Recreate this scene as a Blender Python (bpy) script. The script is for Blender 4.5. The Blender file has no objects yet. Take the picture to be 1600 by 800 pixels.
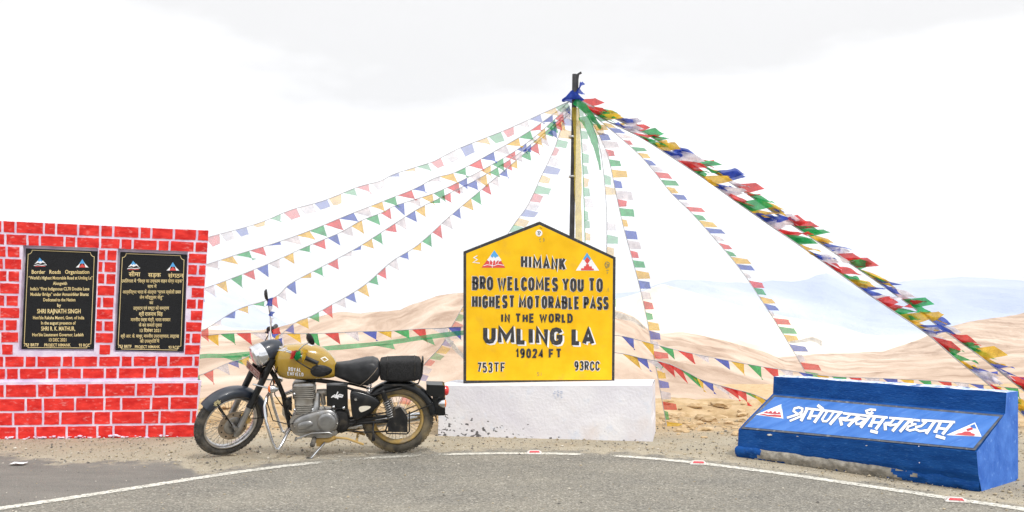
import bpy, bmesh, math, random
from mathutils import Vector, Matrix, noise
R = math.radians
random.seed(7)
SC = bpy.context.scene
COL = SC.collection

# ------------------------------------------------------------------ camera
H = 1.406          # eye height
F = 1500.0         # focal length in photo pixels (photo 1600 wide)
HZ = 470.0         # horizon row
cam_d = bpy.data.cameras.new('camera')
cam_d.sensor_width = 36.0
cam_d.lens = 36.0 * F / 1600.0
cam_d.shift_y = (HZ - 400.0) / 1600.0
cam_d.clip_start = 0.05
cam_d.clip_end = 60000
cam = bpy.data.objects.new('camera', cam_d)
cam.location = (0, 0, H)
cam.rotation_euler = (R(90), 0, 0)
COL.objects.link(cam)
SC.camera = cam

# ------------------------------------------------------------------ world
SUN_EL, SUN_AZ = 56.0, 142.0      # azimuth clockwise from +Y (camera looks +Y)
w = bpy.data.worlds.new('World')
SC.world = w
w.use_nodes = True
nt = w.node_tree
nt.nodes.clear()
out = nt.nodes.new('ShaderNodeOutputWorld')
bg = nt.nodes.new('ShaderNodeBackground')
sky = nt.nodes.new('ShaderNodeTexSky')
sky.sky_type = 'NISHITA'
sky.sun_disc = False
sky.sun_elevation = R(SUN_EL)
sky.sun_rotation = R(SUN_AZ)
sky.altitude = 5000
tc = nt.nodes.new('ShaderNodeTexCoord')
mp = nt.nodes.new('ShaderNodeMapping')
mp.inputs['Scale'].default_value = (1.0, 1.0, 3.2)
nz = nt.nodes.new('ShaderNodeTexNoise')
nz.inputs['Scale'].default_value = 2.1
nz.inputs['Detail'].default_value = 6
nz.inputs['Roughness'].default_value = 0.55
# overcast: white at the horizon, a thin grey layer a little higher, bright overhead
sepw = nt.nodes.new('ShaderNodeSeparateXYZ')
nt.links.new(tc.outputs['Generated'], sepw.inputs[0])
mad = nt.nodes.new('ShaderNodeMath'); mad.operation = 'MULTIPLY_ADD'
nt.links.new(nz.outputs['Fac'], mad.inputs[0]); mad.inputs[1].default_value = .34
nt.links.new(sepw.outputs['Z'], mad.inputs[2])
cr = nt.nodes.new('ShaderNodeValToRGB')
els = cr.color_ramp.elements
els[0].position = 0.33; els[0].color = (9.6, 9.6, 9.6, 1)
els[1].position = 0.42; els[1].color = (6.75, 6.68, 6.6, 1)
e_ = els.new(0.52); e_.color = (6.9, 6.83, 6.78, 1)
e_ = els.new(0.72); e_.color = (10.4, 10.4, 10.4, 1)
mx = nt.nodes.new('ShaderNodeMix')
mx.data_type = 'RGBA'
mx.inputs[0].default_value = 0.93
nt.links.new(tc.outputs['Generated'], mp.inputs['Vector'])
nt.links.new(mp.outputs['Vector'], nz.inputs['Vector'])
nt.links.new(mad.outputs[0], cr.inputs['Fac'])
nt.links.new(sky.outputs['Color'], mx.inputs[6])
nt.links.new(cr.outputs['Color'], mx.inputs[7])
nt.links.new(mx.outputs[2], bg.inputs['Color'])
bg.inputs['Strength'].default_value = 0.1
nt.links.new(bg.outputs['Background'], out.inputs['Surface'])

# ------------------------------------------------------------------ sun
sl = bpy.data.lights.new('sun', 'SUN')
sl.energy = 1.5
sl.angle = R(10)
sl.color = (1.0, 0.965, 0.91)
so = bpy.data.objects.new('sun', sl)
az = R(SUN_AZ)
sdir = Vector((math.sin(az) * math.cos(R(SUN_EL)), math.cos(az) * math.cos(R(SUN_EL)), math.sin(R(SUN_EL))))
so.rotation_euler = sdir.to_track_quat('Z', 'Y').to_euler()
so.location = (3, -3, 12)
COL.objects.link(so)

SC.view_settings.view_transform = 'Standard'
SC.view_settings.look = 'None'
SC.view_settings.gamma = 1.0
SC.view_settings.exposure = 0.58
SC.view_settings.use_curve_mapping = False
try:
    SC.cycles.max_bounces = 6
    SC.cycles.transparent_max_bounces = 12
    SC.cycles.volume_bounces = 0
    SC.cycles.use_denoising = True
except Exception:
    pass

# ------------------------------------------------------------------ helpers: picture rows/columns -> places
def at(px, py, Y):
    return Vector(((px - 800) / F * Y, Y, H - (py - HZ) / F * Y))

def gpt(px, py, z=0.0):
    Y = (H - z) * F / (py - HZ)
    return Vector(((px - 800) / F * Y, Y, z))

class Plane:
    def __init__(s, p, n):
        s.p = Vector(p); s.n = Vector(n).normalized()
        if s.n.dot(Vector((0, 0, H)) - s.p) < 0: s.n = -s.n
    @staticmethod
    def three(a, b, c):
        return Plane(a, (b - a).cross(c - a))
    def hit(s, px, py, off=0.0):
        d = Vector(((px - 800) / F, 1, -(py - HZ) / F)); o = Vector((0, 0, H))
        t = (s.p + s.n * off - o).dot(s.n) / d.dot(s.n)
        return o + d * t

class Shape:
    """collects vertices and faces of one mesh"""
    def __init__(s): s.v = []; s.f = []; s.mi = []; s.sm = []
    def add(s, vs, fs, m=0, smooth=False):
        b = len(s.v); s.v += [Vector(p) for p in vs]
        for f in fs:
            s.f.append(tuple(i + b for i in f)); s.mi.append(m); s.sm.append(smooth)
    def box(s, c, d, m=0, rot=None):
        vs = [Vector((x * d[0] / 2, y * d[1] / 2, z * d[2] / 2)) for x in (-1, 1) for y in (-1, 1) for z in (-1, 1)]
        if rot is not None: vs = [rot @ p for p in vs]
        vs = [p + Vector(c) for p in vs]
        s.add(vs, [(0, 1, 3, 2), (4, 6, 7, 5), (0, 4, 5, 1), (2, 3, 7, 6), (0, 2, 6, 4), (1, 5, 7, 3)], m)
    def tube(s, pts, r, n=10, m=0, caps=True, smooth=True):
        pts = [Vector(p) for p in pts]
        rs = r if isinstance(r, (list, tuple)) else [r] * len(pts)
        vs = []; fs = []; prev = None
        for i, p in enumerate(pts):
            if i == 0: t = pts[1] - pts[0]
            elif i == len(pts) - 1: t = pts[-1] - pts[-2]
            else: t = (pts[i + 1] - p).normalized() + (p - pts[i - 1]).normalized()
            if t.length < 1e-9: t = Vector((0, 0, 1))
            t.normalize()
            if prev is None:
                a = Vector((0, 0, 1)) if abs(t.z) < .9 else Vector((1, 0, 0))
                u = t.cross(a).normalized()
            else:
                u = (prev - t * prev.dot(t)).normalized()
            prev = u; v = t.cross(u)
            for k in range(n):
                an = 2 * math.pi * k / n
                vs.append(p + (u * math.cos(an) + v * math.sin(an)) * rs[i])
        for i in range(len(pts) - 1):
            for k in range(n):
                a = i * n + k; b = i * n + (k + 1) % n
                fs.append((a, b, b + n, a + n))
        s.add(vs, fs, m, smooth)
        if caps:
            s.add([vs[k] for k in range(n)], [tuple(range(n))[::-1]], m)
            s.add(vs[-n:], [tuple(range(n))], m)
    def lathe(s, c, axis, prof, n=32, m=0, smooth=True, a0=0.0, a1=2 * math.pi, up=None):
        """prof: (radius, along-axis) list revolved round axis through c"""
        ax = Vector(axis).normalized()
        if up is None: up = Vector((0, 0, 1)) if abs(ax.z) < .9 else Vector((1, 0, 0))
        u = (up - ax * up.dot(ax)).normalized(); v = ax.cross(u); c = Vector(c)
        full = abs(a1 - a0 - 2 * math.pi) < 1e-6
        k = n if full else n + 1
        vs = []
        for i in range(k):
            an = a0 + (a1 - a0) * i / n
            d = u * math.cos(an) + v * math.sin(an)
            for (r, h) in prof: vs.append(c + d * r + ax * h)
        q = len(prof); fs = []
        for i in range(n):
            j = (i + 1) % k
            for t in range(q - 1):
                fs.append((i * q + t, j * q + t, j * q + t + 1, i * q + t + 1))
        s.add(vs, fs, m, smooth)
    def loft(s, rings, m=0, smooth=True, caps=True, closed=True):
        n = len(rings[0]); vs = [p for r in rings for p in r]; fs = []
        for i in range(len(rings) - 1):
            for k in range(n if closed else n - 1):
                a = i * n + k; b = i * n + (k + 1) % n
                fs.append((a, b, b + n, a + n))
        s.add(vs, fs, m, smooth)
        if caps:
            s.add(rings[0], [tuple(range(n))[::-1]], m, smooth); s.add(rings[-1], [tuple(range(n))], m, smooth)
    def grid(s, rows, m=0, smooth=True):
        n = len(rows[0]); vs = [p for r in rows for p in r]
        fs = [(i * n + k, i * n + k + 1, (i + 1) * n + k + 1, (i + 1) * n + k) for i in range(len(rows) - 1) for k in range(n - 1)]
        s.add(vs, fs, m, smooth)
    def xf(s, M):
        s.v = [M @ p for p in s.v]; return s
    def build(s, name, mats, parent=None, origin=None, fix=True):
        if not isinstance(mats, (list, tuple)): mats = [mats]
        o0 = Vector(origin) if origin is not None else (parent.location.copy() if parent is not None and parent.get('world_built') else Vector((0, 0, 0)))
        me = bpy.data.meshes.new(name)
        me.from_pydata([tuple(p - o0) for p in s.v], [], s.f)
        for mm in mats: me.materials.append(mm)
        for i, p in enumerate(me.polygons):
            p.material_index = s.mi[i]; p.use_smooth = s.sm[i]
        if fix:
            bm = bmesh.new(); bm.from_mesh(me)
            bmesh.ops.recalc_face_normals(bm, faces=bm.faces)
            bm.to_mesh(me); bm.free()
        me.update()
        ob = bpy.data.objects.new(name, me)
        COL.objects.link(ob)
        if parent is not None: ob.parent = parent
        elif origin is not None: ob.location = o0
        return ob

def tag(o, label=None, cat=None, group=None, kind=None):
    if label: o['label'] = label
    if cat: o['category'] = cat
    if group: o['group'] = group
    if kind: o['kind'] = kind
    return o

def thing(name, label, cat, loc=(0, 0, 0), group=None):
    o = bpy.data.objects.new(name, None)
    o.empty_display_size = 0.1
    o.location = loc
    COL.objects.link(o)
    o['world_built'] = 1
    return tag(o, label, cat, group)

# ------------------------------------------------------------------ materials
def lin(c):
    return tuple(((x / 255) / 12.92 if x / 255 <= .04045 else ((x / 255 + .055) / 1.055) ** 2.4) for x in c)

def mat(name, col, col2=None, rough=.6, metal=0.0, scale=6.0, detail=5, lo=.35, hi=.65, bump=0.0, bscale=40.0, coat=0.0, dirt=None, dscale=9.0, dlo=.5, dhi=.7, world=False, spec=.5, stretch=None, dfac=1.0):
    m = bpy.data.materials.new(name); m.use_nodes = True
    t = m.node_tree; b = t.nodes['Principled BSDF']
    b.inputs['Roughness'].default_value = rough
    b.inputs['Metallic'].default_value = metal
    b.inputs['Coat Weight'].default_value = coat
    b.inputs['Specular IOR Level'].default_value = spec
    tcn = t.nodes.new('ShaderNodeTexCoord')
    src = tcn.outputs['Object']
    if world: src = t.nodes.new('ShaderNodeNewGeometry').outputs['Position']
    if stretch:
        mpn = t.nodes.new('ShaderNodeMapping'); mpn.inputs['Scale'].default_value = stretch
        t.links.new(src, mpn.inputs['Vector']); src = mpn.outputs['Vector']
    def nzn(sc, dt, l, h, c1, c2):
        n = t.nodes.new('ShaderNodeTexNoise'); n.inputs['Scale'].default_value = sc; n.inputs['Detail'].default_value = dt
        t.links.new(src, n.inputs['Vector'])
        r = t.nodes.new('ShaderNodeValToRGB'); r.color_ramp.elements[0].position = l; r.color_ramp.elements[1].position = h
        r.color_ramp.elements[0].color = c1; r.color_ramp.elements[1].color = c2
        t.links.new(n.outputs['Fac'], r.inputs['Fac'])
        return r.outputs['Color']
    c2 = col2 or tuple(min(1, x * 1.18) for x in col)
    cc = nzn(scale, detail, lo, hi, (*col, 1), (*c2, 1))
    if dirt:
        f = nzn(dscale, 8, dlo, dhi, (0, 0, 0, 1), (dfac, dfac, dfac, 1))
        mxn = t.nodes.new('ShaderNodeMix'); mxn.data_type = 'RGBA'
        t.links.new(f, mxn.inputs[0]); t.links.new(cc, mxn.inputs[6]); mxn.inputs[7].default_value = (*dirt, 1)
        cc = mxn.outputs[2]
    t.links.new(cc, b.inputs['Base Color'])
    if bump:
        n = t.nodes.new('ShaderNodeTexNoise'); n.inputs['Scale'].default_value = bscale; n.inputs['Detail'].default_value = 6
        t.links.new(src, n.inputs['Vector'])
        bn = t.nodes.new('ShaderNodeBump'); bn.inputs['Strength'].default_value = min(1, bump); bn.inputs['Distance'].default_value = .01
        t.links.new(n.outputs['Fac'], bn.inputs['Height']); t.links.new(bn.outputs['Normal'], b.inputs['Normal'])
    return m

def cloth(name, col, see=.22):
    m = bpy.data.materials.new(name); m.use_nodes = True
    t = m.node_tree; t.nodes.clear()
    o = t.nodes.new('ShaderNodeOutputMaterial')
    d = t.nodes.new('ShaderNodeBsdfDiffuse'); tr = t.nodes.new('ShaderNodeBsdfTranslucent'); tp = t.nodes.new('ShaderNodeBsdfTransparent')
    geo = t.nodes.new('ShaderNodeNewGeometry')
    n = t.nodes.new('ShaderNodeTexNoise'); n.inputs['Scale'].default_value = 14; n.inputs['Detail'].default_value = 3
    t.links.new(geo.outputs['Position'], n.inputs['Vector'])
    r = t.nodes.new('ShaderNodeValToRGB'); r.color_ramp.elements[0].position = .35; r.color_ramp.elements[1].position = .65
    r.color_ramp.elements[0].color = (*[c * .8 for c in col], 1); r.color_ramp.elements[1].color = (*[min(.95, c * 1.12 + .015) for c in col], 1)
    t.links.new(n.outputs['Fac'], r.inputs['Fac'])
    # printed block of prayer text in the middle reads as slightly darker speckle
    n2 = t.nodes.new('ShaderNodeTexNoise'); n2.inputs['Scale'].default_value = 90; n2.inputs['Detail'].default_value = 2
    t.links.new(geo.outputs['Position'], n2.inputs['Vector'])
    r2 = t.nodes.new('ShaderNodeValToRGB'); r2.color_ramp.elements[0].position = .38; r2.color_ramp.elements[1].position = .5
    r2.color_ramp.elements[0].color = (.62, .62, .66, 1); r2.color_ramp.elements[1].color = (1, 1, 1, 1)
    t.links.new(n2.outputs['Fac'], r2.inputs['Fac'])
    mu = t.nodes.new('ShaderNodeMix'); mu.data_type = 'RGBA'; mu.blend_type = 'MULTIPLY'; mu.inputs[0].default_value = .5
    t.links.new(r.outputs['Color'], mu.inputs[6]); t.links.new(r2.outputs['Color'], mu.inputs[7])
    for s_ in (d, tr): t.links.new(mu.outputs[2], s_.inputs['Color'])
    a = t.nodes.new('ShaderNodeMixShader'); a.inputs[0].default_value = .68
    t.links.new(d.outputs[0], a.inputs[1]); t.links.new(tr.outputs[0], a.inputs[2])
    b = t.nodes.new('ShaderNodeMixShader'); b.inputs[0].default_value = see
    t.links.new(a.outputs[0], b.inputs[1]); t.links.new(tp.outputs[0], b.inputs[2])
    t.links.new(b.outputs[0], o.inputs['Surface'])
    return m

BLUE, WHITE, RED, GREEN, YELLOW = 0, 1, 2, 3, 4
FLAGC = [(.045, .105, .56), (.80, .77, .87), (.76, .05, .05), (.025, .44, .13), (.88, .54, .04)]
FM_thin = [cloth('thin ' + n + ' flag cotton', c, .25) for n, c in zip(('blue', 'white', 'red', 'green', 'yellow'), FLAGC)]
FM_pale = [cloth('bleached ' + n + ' flag cotton', c, .48) for n, c in zip(('blue', 'white', 'red', 'green', 'yellow'), FLAGC)]  # extra transparency stands in for strong backlight washing these flags pale
FM = [cloth(n + ' flag cotton', c, .10) for n, c in zip(('blue', 'white', 'red', 'green', 'yellow'), FLAGC)]

M_red = mat('red brick paint', (.56, .016, .014), (.80, .045, .034), rough=.62, scale=9, detail=8, bump=.35, bscale=60, spec=.2, dirt=(.80, .34, .32), dscale=16, dlo=.58, dhi=.74, dfac=.55, stretch=(1, 1, 2.2))
M_mortar = mat('lilac mortar paint', (.62, .50, .66), (.78, .70, .82), rough=.8, scale=9, bump=.4, bscale=70, dirt=(.55, .40, .38), dscale=20, dlo=.6, dhi=.75, dfac=.5)
M_granite = mat('black granite', (.008, .008, .009), (.018, .019, .021), rough=.4, scale=120, spec=.18)
M_gold = mat('gold engraving', (.72, .55, .24), (.86, .70, .36), rough=.55)
M_white = mat('white paint', (.78, .78, .80), (.86, .86, .87), rough=.6)
M_lblue = mat('logo blue paint', (.07, .33, .68), (.09, .38, .74), rough=.6)
M_lred = mat('logo red paint', (.62, .05, .045), (.72, .08, .07), rough=.6)
M_dred = mat('faded crimson paint', (.42, .04, .055), (.54, .07, .08), rough=.6)
M_yellow = mat('yellow sign enamel', (.80, .45, .006), (.89, .54, .012), rough=.5, spec=.2, scale=5, detail=9, dirt=(.66, .34, .05), dscale=7, dlo=.56, dhi=.78, dfac=.45, bump=.06, bscale=30)
M_black = mat('black sign paint', (.018, .018, .02), (.04, .04, .043), rough=.55, scale=20, dirt=(.2, .19, .17), dscale=35, dlo=.6, dhi=.72, dfac=.5)
M_grey = mat('grey scribble', (.20, .19, .10), rough=.8)
M_pink = mat('pale paint chip', (.80, .78, .88), rough=.8)

def whitewash():
    m = mat('flaking whitewash', (.69, .675, .73), (.80, .79, .815), rough=.85, spec=.2, scale=2.2, bump=.5, bscale=35, dirt=(.70, .60, .55), dscale=3.0, dlo=.56, dhi=.75, dfac=.5)
    t = m.node_tree; b = t.nodes['Principled BSDF']
    old = b.inputs['Base Color'].links[0].from_socket
    g = t.nodes.new('ShaderNodeTexCoord')
    sep = t.nodes.new('ShaderNodeSeparateXYZ'); t.links.new(g.outputs['Object'], sep.inputs[0])
    n = t.nodes.new('ShaderNodeTexNoise'); n.inputs['Scale'].default_value = 27; n.inputs['Detail'].default_value = 7
    mpn = t.nodes.new('ShaderNodeMapping'); mpn.inputs['Scale'].default_value = (.7, .7, 1.0)
    t.links.new(g.outputs['Object'], mpn.inputs[0]); t.links.new(mpn.outputs[0], n.inputs['Vector'])
    # chips: denser near the foot and left end
    mr = t.nodes.new('ShaderNodeMapRange'); mr.inputs[1].default_value = 0.0; mr.inputs[2].default_value = .30; mr.inputs[3].default_value = .12; mr.inputs[4].default_value = -.06
    t.links.new(sep.outputs['Z'], mr.inputs[0])
    mr2 = t.nodes.new('ShaderNodeMapRange'); mr2.inputs[1].default_value = -1.0; mr2.inputs[2].default_value = .6; mr2.inputs[3].default_value = .06; mr2.inputs[4].default_value = -.07
    t.links.new(sep.outputs['X'], mr2.inputs[0])
    a1 = t.nodes.new('ShaderNodeMath'); a1.operation = 'ADD'; t.links.new(n.outputs['Fac'], a1.inputs[0]); t.links.new(mr.outputs[0], a1.inputs[1])
    a2 = t.nodes.new('ShaderNodeMath'); a2.operation = 'ADD'; t.links.new(a1.outputs[0], a2.inputs[0]); t.links.new(mr2.outputs[0], a2.inputs[1])
    r = t.nodes.new('ShaderNodeValToRGB'); r.color_ramp.elements[0].position = .695; r.color_ramp.elements[1].position = .72
    t.links.new(a2.outputs[0], r.inputs[0])
    mxn = t.nodes.new('ShaderNodeMix'); mxn.data_type = 'RGBA'
    t.links.new(r.outputs[0], mxn.inputs[0]); t.links.new(old, mxn.inputs[6]); mxn.inputs[7].default_value = (.12, .115, .12, 1)
    # bluish stains
    n3 = t.nodes.new('ShaderNodeTexNoise'); n3.inputs['Scale'].default_value = 4.5; n3.inputs['Detail'].default_value = 8; n3.inputs['Roughness'].default_value = .7
    t.links.new(g.outputs['Object'], n3.inputs['Vector'])
    r3 = t.nodes.new('ShaderNodeValToRGB'); r3.color_ramp.elements[0].position = .55; r3.color_ramp.elements[1].position = .72
    r3.color_ramp.elements[1].color = (.6, .6, .6, 1)
    t.links.new(n3.outputs['Fac'], r3.inputs[0])
    m2 = t.nodes.new('ShaderNodeMix'); m2.data_type = 'RGBA'
    t.links.new(r3.outputs[0], m2.inputs[0]); t.links.new(mxn.outputs[2], m2.inputs[6]); m2.inputs[7].default_value = (.55, .62, .76, 1)
    t.links.new(m2.outputs[2], b.inputs['Base Color'])
    return m
M_wash = whitewash()

M_bblue = mat('royal blue wall paint', (.003, .050, .22), (.010, .082, .31), rough=.6, spec=.12, scale=5, bump=.6, bscale=28, dirt=(.05, .17, .46), dscale=22, dlo=.58, dhi=.78, dfac=.55, stretch=(1, 1, 3))
M_bside = mat('brushed blue paint lit side', (.03, .12, .48), (.07, .20, .62), rough=.6, spec=.15, scale=7, bump=.35, bscale=30, dirt=(.20, .38, .80), dscale=24, dlo=.6, dhi=.74, dfac=.6)  # brush-streaked right end; the light falling on it is painted in as paler blue
M_panel = mat('sky blue panel paint', (.035, .14, .46), (.07, .20, .55), rough=.5, spec=.2, scale=4, detail=8, dirt=(.20, .34, .74), dscale=12, dlo=.6, dhi=.78, dfac=.5, stretch=(1, 3, 1))
M_chip = mat('chipped top paint', (.22, .36, .72), (.70, .76, .85), rough=.8, scale=16, dirt=(.02, .08, .30), dscale=14, dlo=.55, dhi=.6, lo=.4, hi=.5)
M_trim = mat('dark panel border', (.045, .055, .085), (.10, .11, .13), rough=.7, scale=20, dirt=(.3, .29, .27), dscale=16, dlo=.58, dhi=.7, dfac=.7)
M_conc = mat('broken blue concrete', (.20, .185, .155), (.34, .31, .26), rough=.9, scale=22, bump=1, bscale=50, dirt=(.006, .10, .42), dscale=5.5, dlo=.54, dhi=.57)
M_concg = mat('broken grey concrete', (.22, .205, .175), (.38, .35, .30), rough=.9, scale=22, bump=1, bscale=50)
M_plaster = mat('broken plaster', (.42, .40, .36), (.60, .58, .53), rough=.9, scale=30, bump=.8, bscale=60)

# ------------------------------------------------------------------ stroke lettering
OCT = [(.5, 1), (.15, .93), (0, .72), (0, .28), (.15, .07), (.5, 0), (.85, .07), (1, .28), (1, .72), (.85, .93), (.5, 1)]
GL = {
 'A': (.85, [[(0, 0), (.5, 1), (1, 0)], [(.2, .3), (.8, .3)]]),
 'B': (.75, [[(0, .53), (0, 1), (.7, 1), (1, .88), (1, .66), (.7, .53), (0, .53), (0, 0), (.7, 0), (1, .14), (1, .4), (.7, .53)]]),
 'C': (.72, [[(1, .74), (.85, .94), (.5, 1), (.15, .93), (0, .72), (0, .28), (.15, .07), (.5, 0), (.85, .06), (1, .26)]]),
 'D': (.75, [[(0, .5), (0, 1), (.6, 1), (1, .75), (1, .25), (.6, 0), (0, 0), (0, .5)]]),
 'E': (.76, [[(1, 1), (0, 1), (0, 0), (1, 0)], [(0, .52), (.85, .52)]]),
 'F': (.8, [[(1, 1), (0, 1), (0, 0)], [(0, .52), (.85, .52)]]),
 'G': (.76, [[(1, .76), (.85, .94), (.5, 1), (.15, .93), (0, .72), (0, .28), (.15, .07), (.5, 0), (.85, .06), (1, .24), (1, .46), (.55, .46)]]),
 'H': (.76, [[(0, 0), (0, 1)], [(1, 0), (1, 1)], [(0, .5), (1, .5)]]),
 'I': (.05, [[(0, 0), (0, 1)]]),
 'K': (.76, [[(0, 0), (0, 1)], [(1, 1), (.05, .42)], [(.35, .6), (1, 0)]]),
 'L': (.56, [[(0, 1), (0, 0), (1, 0)]]),
 'M': (1.15, [[(0, 0), (0, 1), (.5, .28), (1, 1), (1, 0)]]),
 'N': (.78, [[(0, 0), (0, 1), (1, 0), (1, 1)]]),
 'O': (.78, [OCT]), '0': (.66, [OCT]),
 'P': (.72, [[(0, 0), (0, 1), (.7, 1), (1, .86), (1, .6), (.7, .45), (0, .45)]]),
 'R': (.74, [[(0, 0), (0, 1), (.7, 1), (1, .86), (1, .62), (.7, .48), (0, .48)], [(.5, .48), (1, 0)]]),
 'S': (.68, [[(1, .8), (.8, 1), (.25, 1), (0, .86), (0, .66), (.2, .54), (.8, .46), (1, .33), (1, .14), (.75, 0), (.2, 0), (0, .2)]]),
 'T': (1.02, [[(0, 1), (1, 1)], [(.5, 1), (.5, 0)]]),
 'U': (.76, [[(0, 1), (0, .25), (.2, .04), (.5, 0), (.8, .04), (1, .25), (1, 1)]]),
 'W': (1.35, [[(0, 1), (.25, 0), (.5, .85), (.75, 0), (1, 1)]]),
 'Y': (.92, [[(0, 1), (.5, .45), (1, 1)], [(.5, .45), (.5, 0)]]),
 '1': (.28, [[(0, .72), (1, 1), (1, 0)]]),
 '2': (.66, [[(0, .75), (.15, .95), (.5, 1), (.85, .95), (1, .72), (.85, .5), (0, 0), (1, 0)]]),
 '3': (.66, [[(0, .85), (.3, 1), (.75, 1), (1, .84), (1, .66), (.7, .53), (.35, .53)], [(.7, .53), (1, .38), (1, .15), (.75, 0), (.25, 0), (0, .15)]]),
 '4': (.7, [[(.75, 0), (.75, 1), (0, .3), (1, .3)]]),
 '5': (.66, [[(1, 1), (.08, 1), (.02, .56), (.6, .6), (1, .45), (1, .15), (.7, 0), (.2, 0), (0, .14)]]),
 '7': (.66, [[(0, 1), (1, 1), (.35, 0)]]),
 '9': (.66, [[(.98, .62), (.7, .42), (.25, .44), (0, .62), (0, .84), (.25, 1), (.75, 1), (1, .82), (1, .4), (.8, .08), (.4, 0), (.08, .06)]]),
}

def thick(poly, th, closed=None):
    """polyline -> left and right offset points with mitred joints (2-D)"""
    P = [Vector((p[0], p[1])) for p in poly]
    if closed is None: closed = (P[0] - P[-1]).length < 1e-6 and len(P) > 3
    if closed: P = P[:-1]
    n = len(P); L = []; Q = []
    for i, p in enumerate(P):
        a = P[(i - 1) % n] if (closed or i > 0) else None
        b = P[(i + 1) % n] if (closed or i < n - 1) else None
        d1 = (p - a).normalized() if a is not None else None
        d2 = (b - p).normalized() if b is not None else None
        if d1 is None: d1 = d2
        if d2 is None: d2 = d1
        n1 = Vector((-d1.y, d1.x)); n2 = Vector((-d2.y, d2.x))
        mv = n1 + n2
        if mv.length < .2: mv = n1.copy()
        mv.normalize()
        k = 1 / max(.55, mv.dot(n1))
        L.append(p + mv * th / 2 * k); Q.append(p - mv * th / 2 * k)
    return L, Q, closed

def put_stroke(S, mapf, poly, th, off, m=0, wob=0.0):
    L, Q, c = thick(poly, th)
    n = len(L)
    if wob:
        L = [p + Vector((random.uniform(-wob, wob), random.uniform(-wob, wob))) for p in L]
        Q = [p + Vector((random.uniform(-wob, wob), random.uniform(-wob, wob))) for p in Q]
    vs = [mapf(p.x, p.y, off) for p in L] + [mapf(p.x, p.y, off) for p in Q]
    fs = [(i, (i + 1) % n, n + (i + 1) % n, n + i) for i in range(n if c else n - 1)]
    S.add(vs, fs, m)

def layout(text, x0, y0, x1, y1, hh, th, gap=.2, space=.55):
    """strokes in picture pixels: baseline from (x0,y0) to (x1,y1), cap height hh"""
    ws = []
    for ch in text:
        ws.append(space if ch == ' ' else GL[ch][0])
    tr = th / hh
    n = len(text)
    fixed = sum(0 if ch == ' ' else th for ch in text)
    var = sum(ws) + gap * (n - 1)
    sc = (x1 - x0 - fixed) / var
    x = 0; res = []
    for ch, wd in zip(text, ws):
        if ch == ' ':
            x += wd * sc + gap * sc; continue
        jy = random.uniform(-.02, .02) * hh
        for st in GL[ch][1]:
            pl = []
            for (u, v) in st:
                X = x + th / 2 + u * wd * sc
                k = X / (x1 - x0)
                pl.append((x0 + X, y0 + (y1 - y0) * k - (th / 2 + v * (hh - th)) + jy))
            res.append(pl)
        x += wd * sc + th + gap * sc
    return res

def letter(S, mapf, strokes, th, off, m=0, dx=0, dy=0, wob=.12):
    for i, st in enumerate(strokes):
        put_stroke(S, mapf, [(p[0] + dx, p[1] + dy) for p in st], th, off + .00015 * (i % 9), m, wob)

def flat(S, mapf, poly, off, m=0):
    S.add([mapf(x, y, off) for x, y in poly], [tuple(range(len(poly)))], m)

# ------------------------------------------------------------------ ground
LINE = [(0, 796), (125, 777), (200, 766), (275, 755), (344, 741), (416, 730), (500, 722.5), (532, 718.5), (584, 715), (662, 710.5), (759, 709), (824, 708), (902, 709), (1000, 713.6), (1077, 722), (1135, 729), (1228, 741.5), (1329, 757), (1426, 770.5), (1503, 784), (1600, 797.7)]
LW = [gpt(*p) for p in LINE]
d0 = (LW[0] - LW[1]); d1 = (LW[-1] - LW[-2])
LW = [LW[0] + d0 * 8, LW[0] + d0 * 3] + LW + [LW[-1] + d1 * 3, LW[-1] + d1 * 8]
PATCH = [gpt(*p) for p in [(-300, 700), (0, 707), (62, 716), (94, 721), (187, 721), (265, 719), (300, 728), (330, 742)]]
def interp(poly, x):
    if x <= poly[0].x: return poly[0].y
    for a, b in zip(poly, poly[1:]):
        if a.x <= x <= b.x and b.x > a.x: return a.y + (b.y - a.y) * (x - a.x) / (b.x - a.x)
    return poly[-1].y
LX = sorted(LW, key=lambda p: p.x)
def line_y(x): return interp(LX, x)
def road_in(x, y):
    e = line_y(x) + .26 - y
    if x < PATCH[-1].x + .05: e = max(e, interp(PATCH, x) - y)
    return e
def sstep(a, b, x):
    t = max(0, min(1, (x - a) / (b - a))); return t * t * (3 - 2 * t)
def gz(x, y):
    """height of the natural ground"""
    z = 0.0
    k = sstep(10.6, 12.2, y)
    if k > 0:
        n = noise.fractal(Vector((x * .9, y * 1.3, 3.1)), 1.0, 2.0, 5)
        tz = noise.noise(Vector((x * .35, y * .9, 9.0)))
        z += k * (.10 * n + .10 * tz)
    k2 = sstep(13.0, 26.0, y)
    z -= k2 * 3.2 + max(0, y - 20) * .055
    return z

xs = [-400, -200, -100, -50, -30, -20, -14, -11, -9] + [-8 + i * .1 for i in range(161)] + [9, 11, 14, 20, 30, 50, 100, 200, 400]
ys = [-60, -30, -15, -6, -2, 0, 1.5, 3] + [4 + i * .1 for i in range(65)] + [10.5 + i * .05 for i in range(80)] + [14.6, 15, 15.5, 16, 17, 18.5, 20, 23, 27, 33, 45, 70, 110]
g = Shape()
g.grid([[Vector((x, y, gz(x, y))) for x in xs] for y in ys])

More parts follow.
